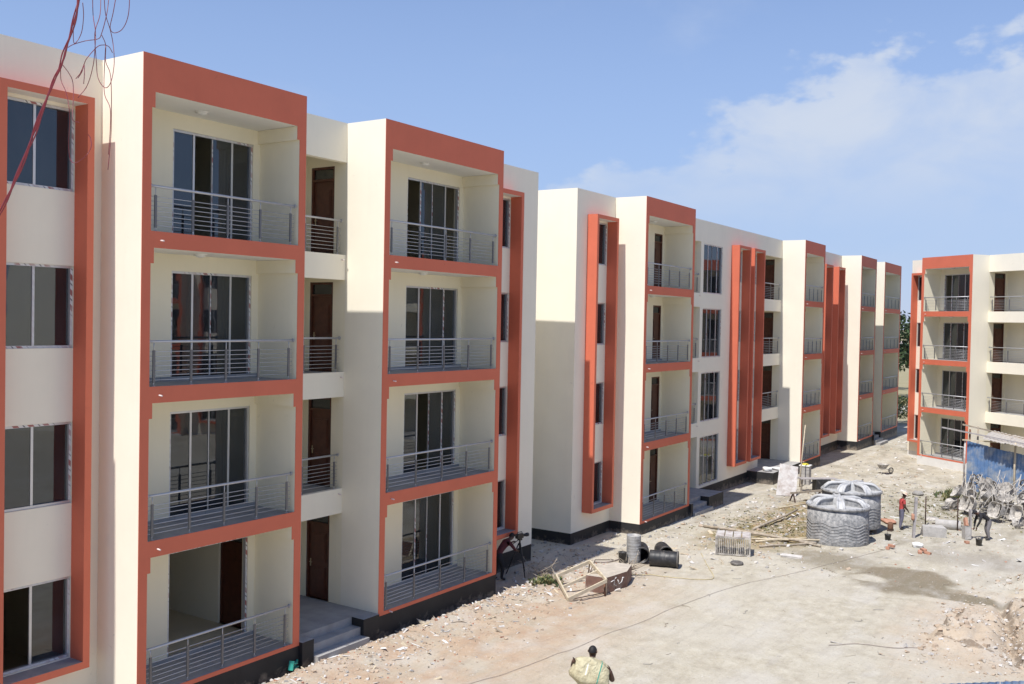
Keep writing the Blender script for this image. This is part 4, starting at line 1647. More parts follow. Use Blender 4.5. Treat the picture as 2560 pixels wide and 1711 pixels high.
def pail(name, label, x, y, r=0.12, h=0.24, mat='black_plastic'):
    t = thing(name, label, 'bucket', on_ground(x, y, -0.01))
    MB().lathe([(0.0, 0.0), (r * 0.8, 0.0), (r, h), (r * 1.06, h), (r * 1.06, h - 0.02), (r * 0.95, h - 0.02), (r * 0.75, 0.02), (0, 0.02)], 18).build('bucket_body', mat, t)
    MB().tube([(r * math.cos(a), 0.04, h + r * 0.8 * math.sin(a)) for a in [math.pi * q / 8 for q in range(9)]], 0.006, 5).build('handle', 'dusty_metal', t)


pail('bucket', 'dark bucket on the sand to the right of the front tank', 39.04, 8.54)
pail('bucket', 'dark bucket beside the bending worker in black', 40.2, 5.52, 0.12, 0.26)


def brick_at(x, y, dz, rz, label, mat='brick_orange', s=(0.24, 0.12, 0.09), name='brick'):
    o = MB().obox((0, 0, s[2] / 2), *s, None, 0, 0.04, RNG).build(name, mat, None, on_ground(x, y, dz), (RNG.uniform(-.2, .2), RNG.uniform(-.2, .2), rz))
    return tag(o, label, 'brick', 'loose bricks on the sand')


for (x, y, dz, rz, lab) in ((37.3, 7.05, 0, 0.3, 'orange brick lying in the small group before the white bag, left one'), (37.35, 6.80, 0, 1.2, 'orange brick lying in the small group before the white bag, right one'),
                            (37.45, 6.95, 0.07, 0.8, 'orange brick leaning on top of the small group before the white bag'),
                            (37.3, 8.15, 0, 0.1, 'pinkish brick near the dark bucket right of the front tank'), (37.45, 8.05, 0.06, 1.0, 'pinkish brick resting on another near the right-hand bucket'),
                            (40.3, 5.95, 0, 0.5, 'pinkish brick at the feet of the bending worker')):
    brick_at(x, y, dz, rz, lab)
o = soft_sack('orange_sack', 'flattened orange sack on the ground beside the man in red', 'sack', on_ground(42.6, 9.30, 0.06), 0.8, 0.5, 0.16, 0.5, 'brick_orange', 15)
eng = thing('water_pump', 'small dark red pump standing against the rear tank', 'pump', on_ground(40.85, 8.85))
MB().box(-0.16, 0.16, -0.1, 0.1, 0.0, 0.06).build('base', 'rust_bar', eng)
MB().lathe([(0, 0.06), (0.10, 0.06), (0.11, 0.10), (0.11, 0.28), (0.07, 0.34), (0, 0.34)], 14).build('motor', 'rusty_metal', eng)
MB().tube([(0.0, 0, 0.2), (0.18, 0, 0.22), (0.25, 0, 0.05)], 0.03, 7).build('pipe', 'cloth_darkred', eng)
bs = thing('basin', 'shallow pale metal basin upturned behind the roller', 'basin', on_ground(44.5, 7.95))
MB().lathe([(0.30, 0.0), (0.31, 0.02), (0.24, 0.12), (0.0, 0.13)], 20).build('bowl', 'dusty_metal', bs)
ty = thing('old_tyre', 'small dusty old tyre lying flat on the sand before the cage', 'tyre', on_ground(31.5, 11.72, 0.05))
MB().tube([(0.16 * math.cos(a), 0.16 * math.sin(a), 0) for a in [2 * math.pi * q / 22 for q in range(22)]], 0.06, 8, closed=True).build('tread', 'rubber', ty)
o = MB().obox((0, 0, 0.05), 0.72, 0.28, 0.06, None, 0, 0.05, RNG).build('broken_slab', 'stone_pale', None, on_ground(33.65, 10.55), (0.06, 0.03, -1.35))
tag(o, 'pale broken slab lying on the sand in front of the poles', 'slab')

# --- hoses and cables on the ground
def ground_line(name, label, cat, pts, r, mat, lift=0.01, sub=14):
    P = []
    for i in range(len(pts) - 1):
        a, b = Vector((*pts[i], 0)), Vector((*pts[i + 1], 0))
        pa = Vector((*pts[i - 1], 0)) if i else a + (a - b)
        pb = Vector((*pts[i + 2], 0)) if i + 2 < len(pts) else b + (b - a)
        for k in range(sub):
            s = k / sub
            q = 0.5 * ((2 * a) + (b - pa) * s + (2 * pa - 5 * a + 4 * b - pb) * s * s + (3 * a - pa - 3 * b + pb) * s ** 3)
            P.append(q)
    P.append(Vector((*pts[-1], 0)))
    V = [(q.x, q.y, ground_z(q.x, q.y) + r + lift) for q in P]
    o = MB().tube(V, r, 6).build(name, mat)
    return tag(o, label, cat)


ground_line('hose', 'thin tan hose looping over the sand from the trough towards the cage', 'hose', [(27.95, 13.9), (28.3, 13.3), (28.55, 12.4), (28.95, 11.7), (29.45, 11.72), (30.6, 12.4), (31.6, 12.95), (32.2, 13.3)], 0.012, 'tan_rope')
ground_line('cable', 'long thin dark cable lying straight across the yard past the tanks', 'cable', [(13.5, 13.2), (20.0, 11.85), (27.4, 11.0), (32.4, 9.5), (36.4, 8.40), (38.6, 8.0)], 0.0045, 'dark_cable')
ground_line('hose', 'dark hose lying on the ground behind the drum near the shaded gap', 'hose', [(28.6, 15.6), (28.9, 15.3), (29.4, 15.15), (29.9, 15.1)], 0.02, 'dark_cable')
ground_line('cable', 'thin dark wire curling over the sand in the lower right', 'cable', [(24.9, 6.8), (25.4, 6.2), (25.6, 5.5), (26.0, 4.9)], 0.008, 'dark_cable')

gp = thing('green_crate_scrap', 'torn piece of green plastic at the foot of the first block', 'scrap', on_ground(15.5, 16.08, 0.1), 0.3)
MB().box(-0.16, 0.14, -0.05, 0.05, 0.0, 0.02).build('base', 'green_plastic', gp)
MB().obox((-0.12, 0, 0.10), 0.03, 0.12, 0.2, Matrix.Rotation(0.3, 3, 'Y')).build('flap', 'green_plastic', gp)
MB().obox((0.10, 0.02, 0.07), 0.22, 0.03, 0.05, Matrix.Rotation(-0.5, 3, 'Y')).build('flap', 'green_plastic', gp)
MB().obox((0.0, 0.0, 0.11), 0.2, 0.1, 0.015, Matrix.Rotation(0.2, 3, 'Y')).build('flap', 'green_plastic', gp)

bf = thing('blue_sheet_fence', 'blue sheet metal fence just entering the bottom right corner', 'fence', on_ground(21.2, 2.6))
bz2 = Vector(bf.location)
fa, fb = Vector((20.35, 3.72, 0)), Vector((22.6, 1.25, 0))
for k in range(4):
    a, b = fa.lerp(fb, k / 4), fa.lerp(fb, (k + 0.98) / 4)
    mb = MB()
    for i in range(20):
        p, q = a.lerp(b, i / 20), a.lerp(b, (i + 1) / 20)
        nrm2 = Vector((fb.y - fa.y, fa.x - fb.x, 0)).normalized()
        s0, s1 = 0.018 * math.sin(i * 1.57), 0.018 * math.sin((i + 1) * 1.57)
        p, q = p + nrm2 * s0, q + nrm2 * s1
        mb.quad((p.x - bz2.x, p.y - bz2.y, -0.15), (q.x - bz2.x, q.y - bz2.y, -0.15), (q.x - bz2.x, q.y - bz2.y, 1.02), (p.x - bz2.x, p.y - bz2.y, 1.02))
    mb.build('sheet', 'blue_sheet', bf)

# ------------------------------------------------------------------ people
def figure(label, loc, rz, J, edges, extra=None, group=None):
    """one continuous skinned body; J: joint -> (xyz, radius); edges: (a, b, material).
    local axes: x forward, y left, z up"""
    root = thing('person', label, 'person', loc, rz)
    names = list(J)
    me = bpy.data.meshes.new('body')
    me.from_pydata([J[n][0] for n in names], [(names.index(a), names.index(b)) for a, b, _m in edges], [])
    ob = bpy.data.objects.new('body_tmp', me)
    COL.objects.link(ob)
    sk = ob.modifiers.new('skin', 'SKIN')
    sk.use_smooth_shade = True
    sk.branch_smoothing = 0.4
    if not me.skin_vertices:
        bpy.context.view_layer.update()
    for i, n in enumerate(names):
        sv = me.skin_vertices[0].data[i]
        r = J[n][1]
        sv.radius = (r, r) if not isinstance(r, tuple) else r
        sv.use_root = (n == 'hip')
    ss = ob.modifiers.new('sub', 'SUBSURF')
    ss.levels = ss.render_levels = 2
    dg = bpy.context.evaluated_depsgraph_get()
    dg.update()
    m2 = bpy.data.meshes.new_from_object(ob.evaluated_get(dg))
    bpy.data.objects.remove(ob)
    m2.name = 'body'
    m2.materials.clear()
    mnames = []
    for _a, _b, m in edges:
        if m not in mnames:
            mnames.append(m)
    for m in mnames:
        m2.materials.append(MATS[m])
    segs = [(Vector(J[a][0]), Vector(J[b][0]), mnames.index(m)) for a, b, m in edges]
    for p in m2.polygons:
        c = p.center
        best, bi = 1e9, 0
        for a, b, mi in segs:
            ab = b - a
            t = max(0.0, min(1.0, (c - a).dot(ab) / max(1e-9, ab.length_squared)))
            d = (c - a - ab * t).length
            if d < best:
                best, bi = d, mi
        p.material_index = bi
        p.use_smooth = True
    link('body', m2, root)
    return root


def hand(root, wrist, fwd, side, size=0.15, mat='skin', curl=0.5):
    """palm with four unequal bent fingers and a thumb leaving its side"""
    f = Vector(fwd).normalized()
    s = (Vector(side) - f * Vector(side).dot(f)).normalized()
    n = f.cross(s)
    w = Vector(wrist)
    mb = MB()
    R = Matrix((f, s, n)).transposed()
    mb.obox(w + f * size * 0.25, size * 0.52, size * 0.46, size * 0.2, R)
    for k, ln in enumerate((0.40, 0.46, 0.43, 0.34)):
        b = w + f * size * 0.48 + s * size * (-0.17 + 0.115 * k)
        k1 = b + f * size * ln * 0.5 + n * size * 0.06 * curl
        k2 = k1 + (f * (1 - curl) + n * curl * 1.1).normalized() * size * ln * 0.5
        mb.tube([b, k1, k2], [size * 0.06, size * 0.055, size * 0.04], 6)
    b = w + f * size * 0.12 + s * size * 0.2
    mb.tube([b, b + (f * 0.6 + s * 0.6 + n * 0.2) * size * 0.22, b + (f * 0.95 + s * 0.55 + n * 0.5) * size * 0.38], [size * 0.075, size * 0.065, size * 0.045], 6)
    mb.build('hand', mat, root)


def head_details(root, c, fwd, up, r=0.098, hair='hair', cap=None):
    """hair or hat, ears and nose on the head centred at c"""
    f = Vector(fwd).normalized()
    u = (Vector(up) - f * Vector(up).dot(f)).normalized()
    s = u.cross(f)
    c = Vector(c)
    R = Matrix((f, s, u)).transposed()

    def cap_mesh(scale, cut, mat, name):
        mb = MB()
        n, m = 16, 7
        for j in range(m + 1):
            v = cut + (math.pi / 2 - cut) * j / m
            for i in range(n):
                a = 2 * math.pi * i / n
                tilt = -0.30 * math.cos(a) if cut < 0.3 else 0.0
                vv = max(-1.2, v - 0.35 * (1 - j / m) * (0.5 - 0.5 * math.cos(a)) if cut < 0.3 else v)
                p = Vector((math.cos(vv) * math.cos(a), math.cos(vv) * math.sin(a) * 0.86, math.sin(vv) * 1.12)) * r * scale
                mb.v.append(tuple(c + R @ p))
        for j in range(m):
            for i in range(n):
                a, b = j * n + i, j * n + (i + 1) % n
                mb.face((a, b, b + n, a + n), 0, True)
        return mb.build(name, mat, root)
    cap_mesh(1.06, 0.12, hair, 'hair')
    mb = MB()
    for q in (-1, 1):
        e = c + s * q * r * 0.88 - u * r * 0.05 - f * r * 0.1
        mb.tube([e - u * r * 0.25, e + s * q * r * 0.12, e + u * r * 0.28], [r * 0.10, r * 0.16, r * 0.12], 6)
    mb.tube([c + f * r * 0.88 + u * r * 0.05, c + f * r * 1.12 - u * r * 0.25, c + f * r * 0.92 - u * r * 0.33], [r * 0.09, r * 0.15, r * 0.12], 6)
    mb.build('ears_and_nose', 'skin', root)
    if cap == 'hat':
        mb = MB()
        ang = 0.0
        prof = [(r * 1.85, 0.18 * r), (r * 1.9, 0.24 * r), (r * 1.2, 0.42 * r), (r * 1.14, 0.5 * r), (r * 1.05, 1.15 * r), (r * 0.7, 1.38 * r), (0.0, 1.42 * r)]
        nb = 20
        for (rr, zz) in prof:
            for i in range(nb):
                a = 2 * math.pi * i / nb
                mb.v.append(tuple(c + R @ Vector((rr * math.cos(a), rr * math.sin(a) * 0.9, zz - (0.12 * r * math.cos(a) if rr > 1.5 * r else 0)))))
        for j in range(len(prof) - 1):
            for i in range(nb):
                a, b = j * nb + i, j * nb + (i + 1) % nb
                mb.face((a, b, b + nb, a + nb), 1 if 2 <= j <= 2 else 0, True)
        mb.build('hat', ['cloth_straw', 'white_sack'], root)
    if cap == 'cap':
        cap_mesh(1.12, 0.25, 'cloth_black', 'cap')
        mb = MB()
        mb.obox(c + f * r * 1.35 + u * r * 0.32, r * 0.9, r * 1.3, r * 0.08, R)
        mb.build('cap_peak', 'cloth_black', root)


# man in a red shirt looking down at the post (faces the right of the picture)
face_right = math.atan2(-0.832, 0.555)
H = 1.50
J = {'hip': ((0, 0, 0.78), 0.115), 'waist': ((0.0, 0, 0.90), 0.115), 'chest': ((0.02, 0, 1.08), 0.135), 'sho': ((0.03, 0, 1.20), 0.10), 'neck': ((0.05, 0, 1.27), 0.052),
     'jaw': ((0.10, 0, 1.32), 0.070), 'head': ((0.10, 0, 1.40), 0.088), 'crown': ((0.09, 0, 1.46), 0.062),
     'ls': ((0.03, 0.17, 1.18), 0.062), 'le': ((0.02, 0.21, 0.96), 0.047), 'lw': ((0.16, 0.16, 0.80), 0.034),
     'rs': ((0.03, -0.17, 1.18), 0.062), 're': ((0.04, -0.22, 0.95), 0.047), 'rw': ((0.19, -0.15, 0.80), 0.034),
     'lh': ((0, 0.085, 0.74), 0.095), 'lk': ((0.03, 0.10, 0.42), 0.070), 'la': ((0.0, 0.11, 0.08), 0.048), 'lt': ((0.15, 0.13, 0.035), 0.036),
     'rh': ((0, -0.085, 0.74), 0.095), 'rk': ((-0.03, -0.11, 0.42), 0.070), 'ra': ((-0.10, -0.12, 0.08), 0.048), 'rtoe': ((0.05, -0.14, 0.035), 0.036),
     'lm': ((0.02, 0.19, 1.06), 0.060), 'rm': ((0.03, -0.20, 1.06), 0.060)}
S1, T1, K1, B1 = 'cloth_red', 'cloth_jeans', 'skin', 'shoe'
E = [('hip', 'waist', S1), ('waist', 'chest', S1), ('chest', 'sho', S1), ('sho', 'neck', K1), ('neck', 'jaw', K1), ('jaw', 'head', K1), ('head', 'crown', K1),
     ('sho', 'ls', S1), ('ls', 'lm', S1), ('lm', 'le', K1), ('le', 'lw', K1), ('sho', 'rs', S1), ('rs', 'rm', S1), ('rm', 're', K1), ('re', 'rw', K1),
     ('hip', 'lh', T1), ('lh', 'lk', T1), ('lk', 'la', T1), ('la', 'lt', B1), ('hip', 'rh', T1), ('rh', 'rk', T1), ('rk', 'ra', T1), ('ra', 'rtoe', B1)]
p = figure('man in red shirt, straw hat and grey jeans looking down beside the timber post', on_ground(41.48, 8.57), face_right, J, E)
head_details(p, (0.10, 0, 1.40), (0.85, 0, -0.45), (0.45, 0, 0.9), 0.088, cap='hat')
hand(p, (0.16, 0.16, 0.79), (0.5, 0, -1), (0, -1, 0), 0.14)
hand(p, (0.19, -0.15, 0.79), (0.5, 0.1, -1), (0, 1, 0), 0.14)

# worker bending over (towards the left of the picture)
face_left = math.atan2(0.832, -0.555)
J = {'hip': ((-0.12, 0, 0.74), 0.115), 'waist': ((-0.02, 0, 0.84), 0.11), 'chest': ((0.16, 0, 0.94), 0.13), 'sho': ((0.28, 0, 0.99), 0.10), 'neck': ((0.35, 0, 1.01), 0.052),
     'jaw': ((0.42, 0, 1.00), 0.070), 'head': ((0.45, 0, 1.05), 0.086), 'crown': ((0.46, 0, 1.11), 0.062),
     'ls': ((0.27, 0.16, 0.95), 0.062), 'le': ((0.34, 0.19, 0.72), 0.046), 'lw': ((0.42, 0.12, 0.50), 0.033),
     'rs': ((0.27, -0.16, 0.95), 0.062), 're': ((0.34, -0.19, 0.70), 0.046), 'rw': ((0.40, -0.12, 0.46), 0.033),
     'lh': ((-0.12, 0.09, 0.70), 0.095), 'lk': ((0.0, 0.13, 0.40), 0.068), 'la': ((-0.05, 0.15, 0.08), 0.047), 'lt': ((0.10, 0.17, 0.035), 0.036),
     'rh': ((-0.12, -0.09, 0.70), 0.095), 'rk': ((-0.05, -0.13, 0.40), 0.068), 'ra': ((-0.16, -0.16, 0.08), 0.047), 'rtoe': ((-0.01, -0.18, 0.035), 0.036)}
S1, T1 = 'cloth_black', 'cloth_grey'
E = [('hip', 'waist', S1), ('waist', 'chest', S1), ('chest', 'sho', S1), ('sho', 'neck', K1), ('neck', 'jaw', K1), ('jaw', 'head', K1), ('head', 'crown', K1),
     ('sho', 'ls', S1), ('ls', 'le', S1), ('le', 'lw', S1), ('sho', 'rs', S1), ('rs', 're', S1), ('re', 'rw', S1),
     ('hip', 'lh', T1), ('lh', 'lk', T1), ('lk', 'la', T1), ('la', 'lt', B1), ('hip', 'rh', T1), ('rh', 'rk', T1), ('rk', 'ra', T1), ('ra', 'rtoe', B1)]
wk = on_ground(41.62, 5.48)
p = figure('worker in black top and grey trousers bending forward near the wheelbarrow heap', wk, face_left, J, E)
head_details(p, (0.45, 0, 1.05), (0.8, 0, -0.6), (0.6, 0, 0.8), 0.086, cap='cap')
hand(p, (0.42, 0.12, 0.49), (0.2, 0, -1), (0, -1, 0), 0.14)
hand(p, (0.40, -0.12, 0.45), (0.2, 0, -1), (0, 1, 0), 0.14)
cf, sf = math.cos(face_left), math.sin(face_left)
st = thing('timber_stand', 'upright boards and concrete form the bending worker leans over', 'formwork', on_ground(wk[0] + cf * 0.62, wk[1] + sf * 0.62), face_left)
MB().beam((0, 0.02, -0.05), (0.02, 0.02, 1.15), 0.15, 0.05).build('board', 'grey_timber', st)
MB().beam((0.14, -0.1, -0.05), (0.10, -0.08, 0.72), 0.12, 0.04).build('board', 'pale_timber', st)
MB().obox((0.16, 0.05, 0.25), 0.22, 0.3, 0.5, Matrix.Rotation(0.1, 3, 'X'), 0, 0.05, RNG).build('form_block', 'old_concrete', st)
MB().obox((0.20, 0.06, 0.66), 0.1, 0.16, 0.3, Matrix.Rotation(0.4, 3, 'X'), 0, 0.08, RNG).build('cloth', 'brick_orange', st)

# camera operator bent behind a tripod at the end of the first block
aim = math.radians(-12)
J = {'hip': ((-0.28, 0, 0.80), 0.115), 'waist': ((-0.18, 0, 0.93), 0.112), 'chest': ((0.0, 0, 1.10), 0.135), 'sho': ((0.12, 0, 1.18), 0.10), 'neck': ((0.20, 0, 1.23), 0.052),
     'jaw': ((0.29, 0, 1.24), 0.072), 'head': ((0.32, 0, 1.31), 0.092), 'crown': ((0.32, 0, 1.38), 0.066),
     'ls': ((0.10, 0.17, 1.13), 0.062), 'le': ((0.27, 0.21, 0.98), 0.047), 'lw': ((0.46, 0.10, 1.08), 0.034),
     'rs': ((0.10, -0.17, 1.13), 0.062), 're': ((0.26, -0.22, 0.92), 0.047), 'rw': ((0.44, -0.12, 0.84), 0.034),
     'lh': ((-0.28, 0.09, 0.76), 0.095), 'lk': ((-0.22, 0.11, 0.42), 0.068), 'la': ((-0.30, 0.12, 0.08), 0.047), 'lt': ((-0.15, 0.14, 0.035), 0.036),
     'rh': ((-0.28, -0.09, 0.76), 0.095), 'rk': ((-0.16, -0.11, 0.42), 0.068), 'ra': ((-0.22, -0.13, 0.08), 0.047), 'rtoe': ((-0.07, -0.15, 0.035), 0.036)}
S1, T1 = 'cloth_darkred', 'cloth_black'
E = [('hip', 'waist', S1), ('waist', 'chest', S1), ('chest', 'sho', S1), ('sho', 'neck', K1), ('neck', 'jaw', K1), ('jaw', 'head', K1), ('head', 'crown', K1),
     ('sho', 'ls', S1), ('ls', 'le', S1), ('le', 'lw', K1), ('sho', 'rs', S1), ('rs', 're', S1), ('re', 'rw', K1),
     ('hip', 'lh', T1), ('lh', 'lk', T1), ('lk', 'la', T1), ('la', 'lt', B1), ('hip', 'rh', T1), ('rh', 'rk', T1), ('rk', 'ra', T1), ('ra', 'rtoe', B1)]
ph = on_ground(25.25, 16.98)
p = figure('camera operator in dark red shirt stooping behind a tripod at the block corner', ph, aim, J, E)
head_details(p, (0.32, 0, 1.31), (1, 0, -0.25), (0.25, 0, 1), 0.092)
hand(p, (0.46, 0.10, 1.08), (1, -0.3, 0.2), (0, -1, 0), 0.14)
hand(p, (0.44, -0.12, 0.84), (1, 0.2, -0.2), (0, 1, 0), 0.14)
ca, sa = math.cos(aim), math.sin(aim)
tx, ty_ = ph[0] + ca * 0.62, ph[1] + sa * 0.62 - 0.05
tp = thing('tripod', 'black three-legged tripod with its legs spread, carrying a video camera', 'tripod', on_ground(tx, ty_), aim)
MB().tube([(0, 0, 0.72), (0, 0, 1.14)], 0.028, 8).build('column', 'camera_black', tp)
for a in (-1.9, 0.35, 2.2):
    MB().tube([(0.03 * math.cos(a), 0.03 * math.sin(a), 1.02), (0.42 * math.cos(a), 0.42 * math.sin(a), 0.02)], [0.022, 0.015], 7).build('leg', 'camera_black', tp)
MB().box(-0.06, 0.06, -0.05, 0.05, 1.12, 1.18).build('head', 'camera_black', tp)
MB().tube([(-0.05, 0, 1.14), (-0.32, 0.05, 1.0)], 0.011, 6).build('pan_handle', 'camera_black', tp)
vc = thing('video_camera', 'dark video camera mounted on the tripod, lens towards the yard', 'camera', (tx, ty_, ground_z(tx, ty_) + 1.18), aim)
bevel(MB().box(-0.16, 0.12, -0.06, 0.06, 0.0, 0.15).build('camera_body', 'camera_black', vc), 0.015, 2)
l_ = MB().lathe([(0.0, 0.0), (0.045, 0.0), (0.045, 0.14), (0.058, 0.15), (0.062, 0.24), (0.052, 0.24), (0.048, 0.2), (0, 0.2)], 18).build('lens', 'camera_black', vc, (0.12, 0, 0.075), (0, HP, 0))
MB().box(-0.24, -0.14, -0.03, 0.03, 0.09, 0.15).build('viewfinder', 'camera_black', vc)
MB().tube([(-0.12, 0, 0.15), (-0.10, 0, 0.20), (0.08, 0, 0.20), (0.10, 0, 0.15)], 0.012, 6).build('carry_handle', 'camera_black', vc)

# man carrying a sack on his back, walking away from the camera
away = math.atan2(0.50, 0.87)
J = {'hip': ((-0.06, 0, 0.82), 0.118), 'waist': ((0.0, 0, 0.95), 0.115), 'chest': ((0.10, 0, 1.13), 0.135), 'sho': ((0.16, 0, 1.25), 0.10), 'neck': ((0.20, 0, 1.32), 0.055),
     'jaw': ((0.25, 0, 1.37), 0.072), 'head': ((0.24, 0, 1.46), 0.092), 'crown': ((0.22, 0, 1.53), 0.066),
     'ls': ((0.14, 0.18, 1.22), 0.064), 'le': ((0.12, 0.40, 1.16), 0.048), 'lw': ((-0.08, 0.38, 1.36), 0.036),
     'rs': ((0.14, -0.18, 1.22), 0.064), 're': ((-0.08, -0.40, 0.99), 0.050), 'rw': ((-0.18, -0.33, 1.24), 0.037),
     'lh': ((-0.06, 0.09, 0.78), 0.098), 'lk': ((0.10, 0.10, 0.43), 0.070), 'la': ((0.06, 0.10, 0.08), 0.048), 'lt': ((0.21, 0.12, 0.035), 0.036),
     'rh': ((-0.06, -0.09, 0.78), 0.098), 'rk': ((-0.04, -0.10, 0.43), 0.070), 'ra': ((-0.22, -0.11, 0.10), 0.048), 'rtoe': ((-0.08, -0.12, 0.035), 0.036)}
S1, T1 = 'cloth_yellow', 'cloth_yellow'
E = [('hip', 'waist', S1), ('waist', 'chest', S1), ('chest', 'sho', S1), ('sho', 'neck', K1), ('neck', 'jaw', K1), ('jaw', 'head', K1), ('head', 'crown', K1),
     ('sho', 'ls', S1), ('ls', 'le', K1), ('le', 'lw', K1), ('sho', 'rs', S1), ('rs', 're', K1), ('re', 'rw', K1),
     ('hip', 'lh', T1), ('lh', 'lk', T1), ('lk', 'la', K1), ('la', 'lt', K1), ('hip', 'rh', T1), ('rh', 'rk', T1), ('rk', 'ra', K1), ('ra', 'rtoe', K1)]
mp_ = on_ground(16.75, 9.12)
p = figure('man seen from behind in yellow clothes carrying a full sack on his back', mp_, away, J, E)
head_details(p, (0.24, 0, 1.455), (0.9, -0.45, -0.15), (0.15, 0, 1), 0.094)
hand(p, (-0.08, 0.38, 1.36), (-0.9, -0.35, 0.5), (0, 0, 1), 0.15, curl=0.8)
hand(p, (-0.18, -0.33, 1.23), (-0.5, 0.75, 0.55), (0, 0, 1), 0.16, curl=0.8)
ca, sa = math.cos(away), math.sin(away)
off = Vector((-0.18, 0.05, 1.17))
sl = (mp_[0] + ca * off.x - sa * off.y, mp_[1] + sa * off.x + ca * off.y, mp_[2] + off.z)
# the sack lies across the back: its long axis follows the shoulders, tilted down to the left
sk_o = soft_sack('full_sack', 'bulging yellowish woven sack with green stripe carried on the man\'s back', 'sack', sl, 0.78, 0.36, 0.56, 0, 'woven_sack', 21)
ax = Vector((sa, -ca, 0))
R = Matrix((ax, Vector((ca, sa, 0)), Vector((0, 0, 1)))).transposed()
sk_o.rotation_euler = (R @ Matrix.Rotation(math.radians(17), 3, 'Y') @ Matrix.Rotation(math.radians(-22), 3, 'X')).to_euler()

# ------------------------------------------------------------------ hanging red wires close to the camera
WIRES = [[[1.941,3.082,9.19],[1.934,3.088,9.117],[1.925,3.099,9.055],[1.913,3.115,8.987],[1.904,3.126,8.94],[1.889,3.146,8.883],[1.875,3.166,8.815],[1.858,3.187,8.732],[1.842,3.209,8.659],[1.821,3.237,8.57],[1.803,3.261,8.497],[1.786,3.285,8.434],[1.759,3.321,8.345]],[[1.99,3.084,9.205],[1.988,3.076,9.12],[1.956,3.013,9.05],[1.939,2.987,8.991],[1.962,3.033,8.936],[1.98,3.094,8.88],[1.952,3.103,8.834]],[[2.008,3.063,9.207],[1.974,3.014,9.111],[1.94,2.987,9.047],[1.957,3.017,9.02],[1.994,3.064,8.963],[1.997,3.058,8.906],[1.975,2.985,8.859],[1.967,2.94,8.87],[1.999,2.97,8.942],[2.03,3.022,9.018],[2.017,3.02,9.067],[1.972,2.981,9.106],[1.958,2.97,9.176]],[[2.001,3.004,9.194],[1.964,2.96,9.105],[1.962,2.986,9.038],[1.991,3.052,9.036],[1.979,3.103,9.034],[1.926,3.09,9.007],[1.889,3.062,8.984]],[[2.012,2.906,9.181],[2.006,2.905,9.098],[2.03,2.971,9.068],[2.035,3.026,9.064],[2.004,3.002,9.071],[1.977,2.945,9.106],[1.99,2.945,9.181]],[[1.918,3.027,9.134],[1.948,3.069,9.103],[1.971,3.118,9.059],[1.944,3.115,9.018],[1.908,3.062,9.055],[1.909,3.047,9.114],[1.943,3.099,9.194]],[[1.973,3.002,9.037],[2.014,3.042,9.02],[2.01,3.035,8.963],[1.982,2.967,8.907],[1.968,2.938,8.839],[1.995,2.977,8.767],[2.024,3.022,8.703],[2.007,3.011,8.59]],[[2.008,3.033,9.014],[2.012,3.046,8.913],[1.98,2.993,8.838],[1.965,2.939,8.783],[1.984,2.966,8.717],[2.015,3.021,8.644]],[[2.018,3.048,9.022],[1.977,3.03,9.004],[1.926,3.011,8.951],[1.929,3.033,8.934],[1.957,3.099,8.918],[1.959,3.128,8.903]],[[1.96,3.081,8.947],[1.925,3.024,8.901],[1.922,3.023,8.865]],[[1.931,3.036,8.935],[1.915,3.023,8.904],[1.937,3.079,8.895]],[[1.958,2.958,8.994],[1.987,2.98,8.997],[2.027,3.022,8.994]],[[1.892,3.097,8.931],[1.938,3.135,8.918],[1.952,3.134,8.89],[1.921,3.08,8.82],[1.895,3.042,8.745],[1.926,3.055,8.741]],[[1.915,3.148,8.93],[1.932,3.171,8.895],[1.915,3.116,8.849],[1.891,3.057,8.786],[1.901,3.069,8.738],[1.934,3.126,8.672],[1.946,3.135,8.627],[1.925,3.073,8.606],[1.919,3.003,8.623],[1.946,3.015,8.659],[1.98,3.073,8.7],[1.977,3.082,8.711]]]


def smooth_path(pts, sub=6):
    P = [Vector(q) for q in pts]
    out = []
    for i in range(len(P) - 1):
        a, b = P[i], P[i + 1]
        pa = P[i - 1] if i else a + (a - b)
        pb = P[i + 2] if i + 2 < len(P) else b + (b - a)
        for k in range(sub):
            s = k / sub
            out.append(0.5 * ((2 * a) + (b - pa) * s + (2 * pa - 5 * a + 4 * b - pb) * s * s + (3 * a - pa - 3 * b + pb) * s ** 3))
    out.append(P[-1])
    return out


wr = thing('wire_bundle', 'bundle of thin dark red electric wires hanging loose at the upper left', 'wires', WIRES[0][-1])
w0 = Vector(WIRES[0][-1])
main = smooth_path(WIRES[0])
upv = (main[0] - main[6]).normalized()
main = [main[0] + upv * 1.6, main[0] + upv * 0.7] + main + [main[-1] + (main[-1] - main[-6]).normalized() * 1.2]
for k, (ox, oz, ph_) in enumerate(((0.0, 0.0, 0), (0.005, 0.002, 1.7), (-0.004, 0.004, 3.1), (0.001, -0.005, 4.4))):
    pts = [q - w0 + Vector((math.sin(YAW) * ox * math.sin(i * 0.22 + ph_), -math.cos(YAW) * ox * math.sin(i * 0.22 + ph_), oz)) + Vector((0.55, -0.83, 0)) * 0.0032 * math.sin(i * 0.35 + ph_) for i, q in enumerate(main)]
    MB().tube(pts, 0.0022, 6).build('wire', 'red_wire', wr)
for pts in WIRES[1:]:
    sp_ = [q - w0 for q in smooth_path(pts)]
    MB().tube(sp_, 0.0013, 5).build('wire', 'red_wire', wr)

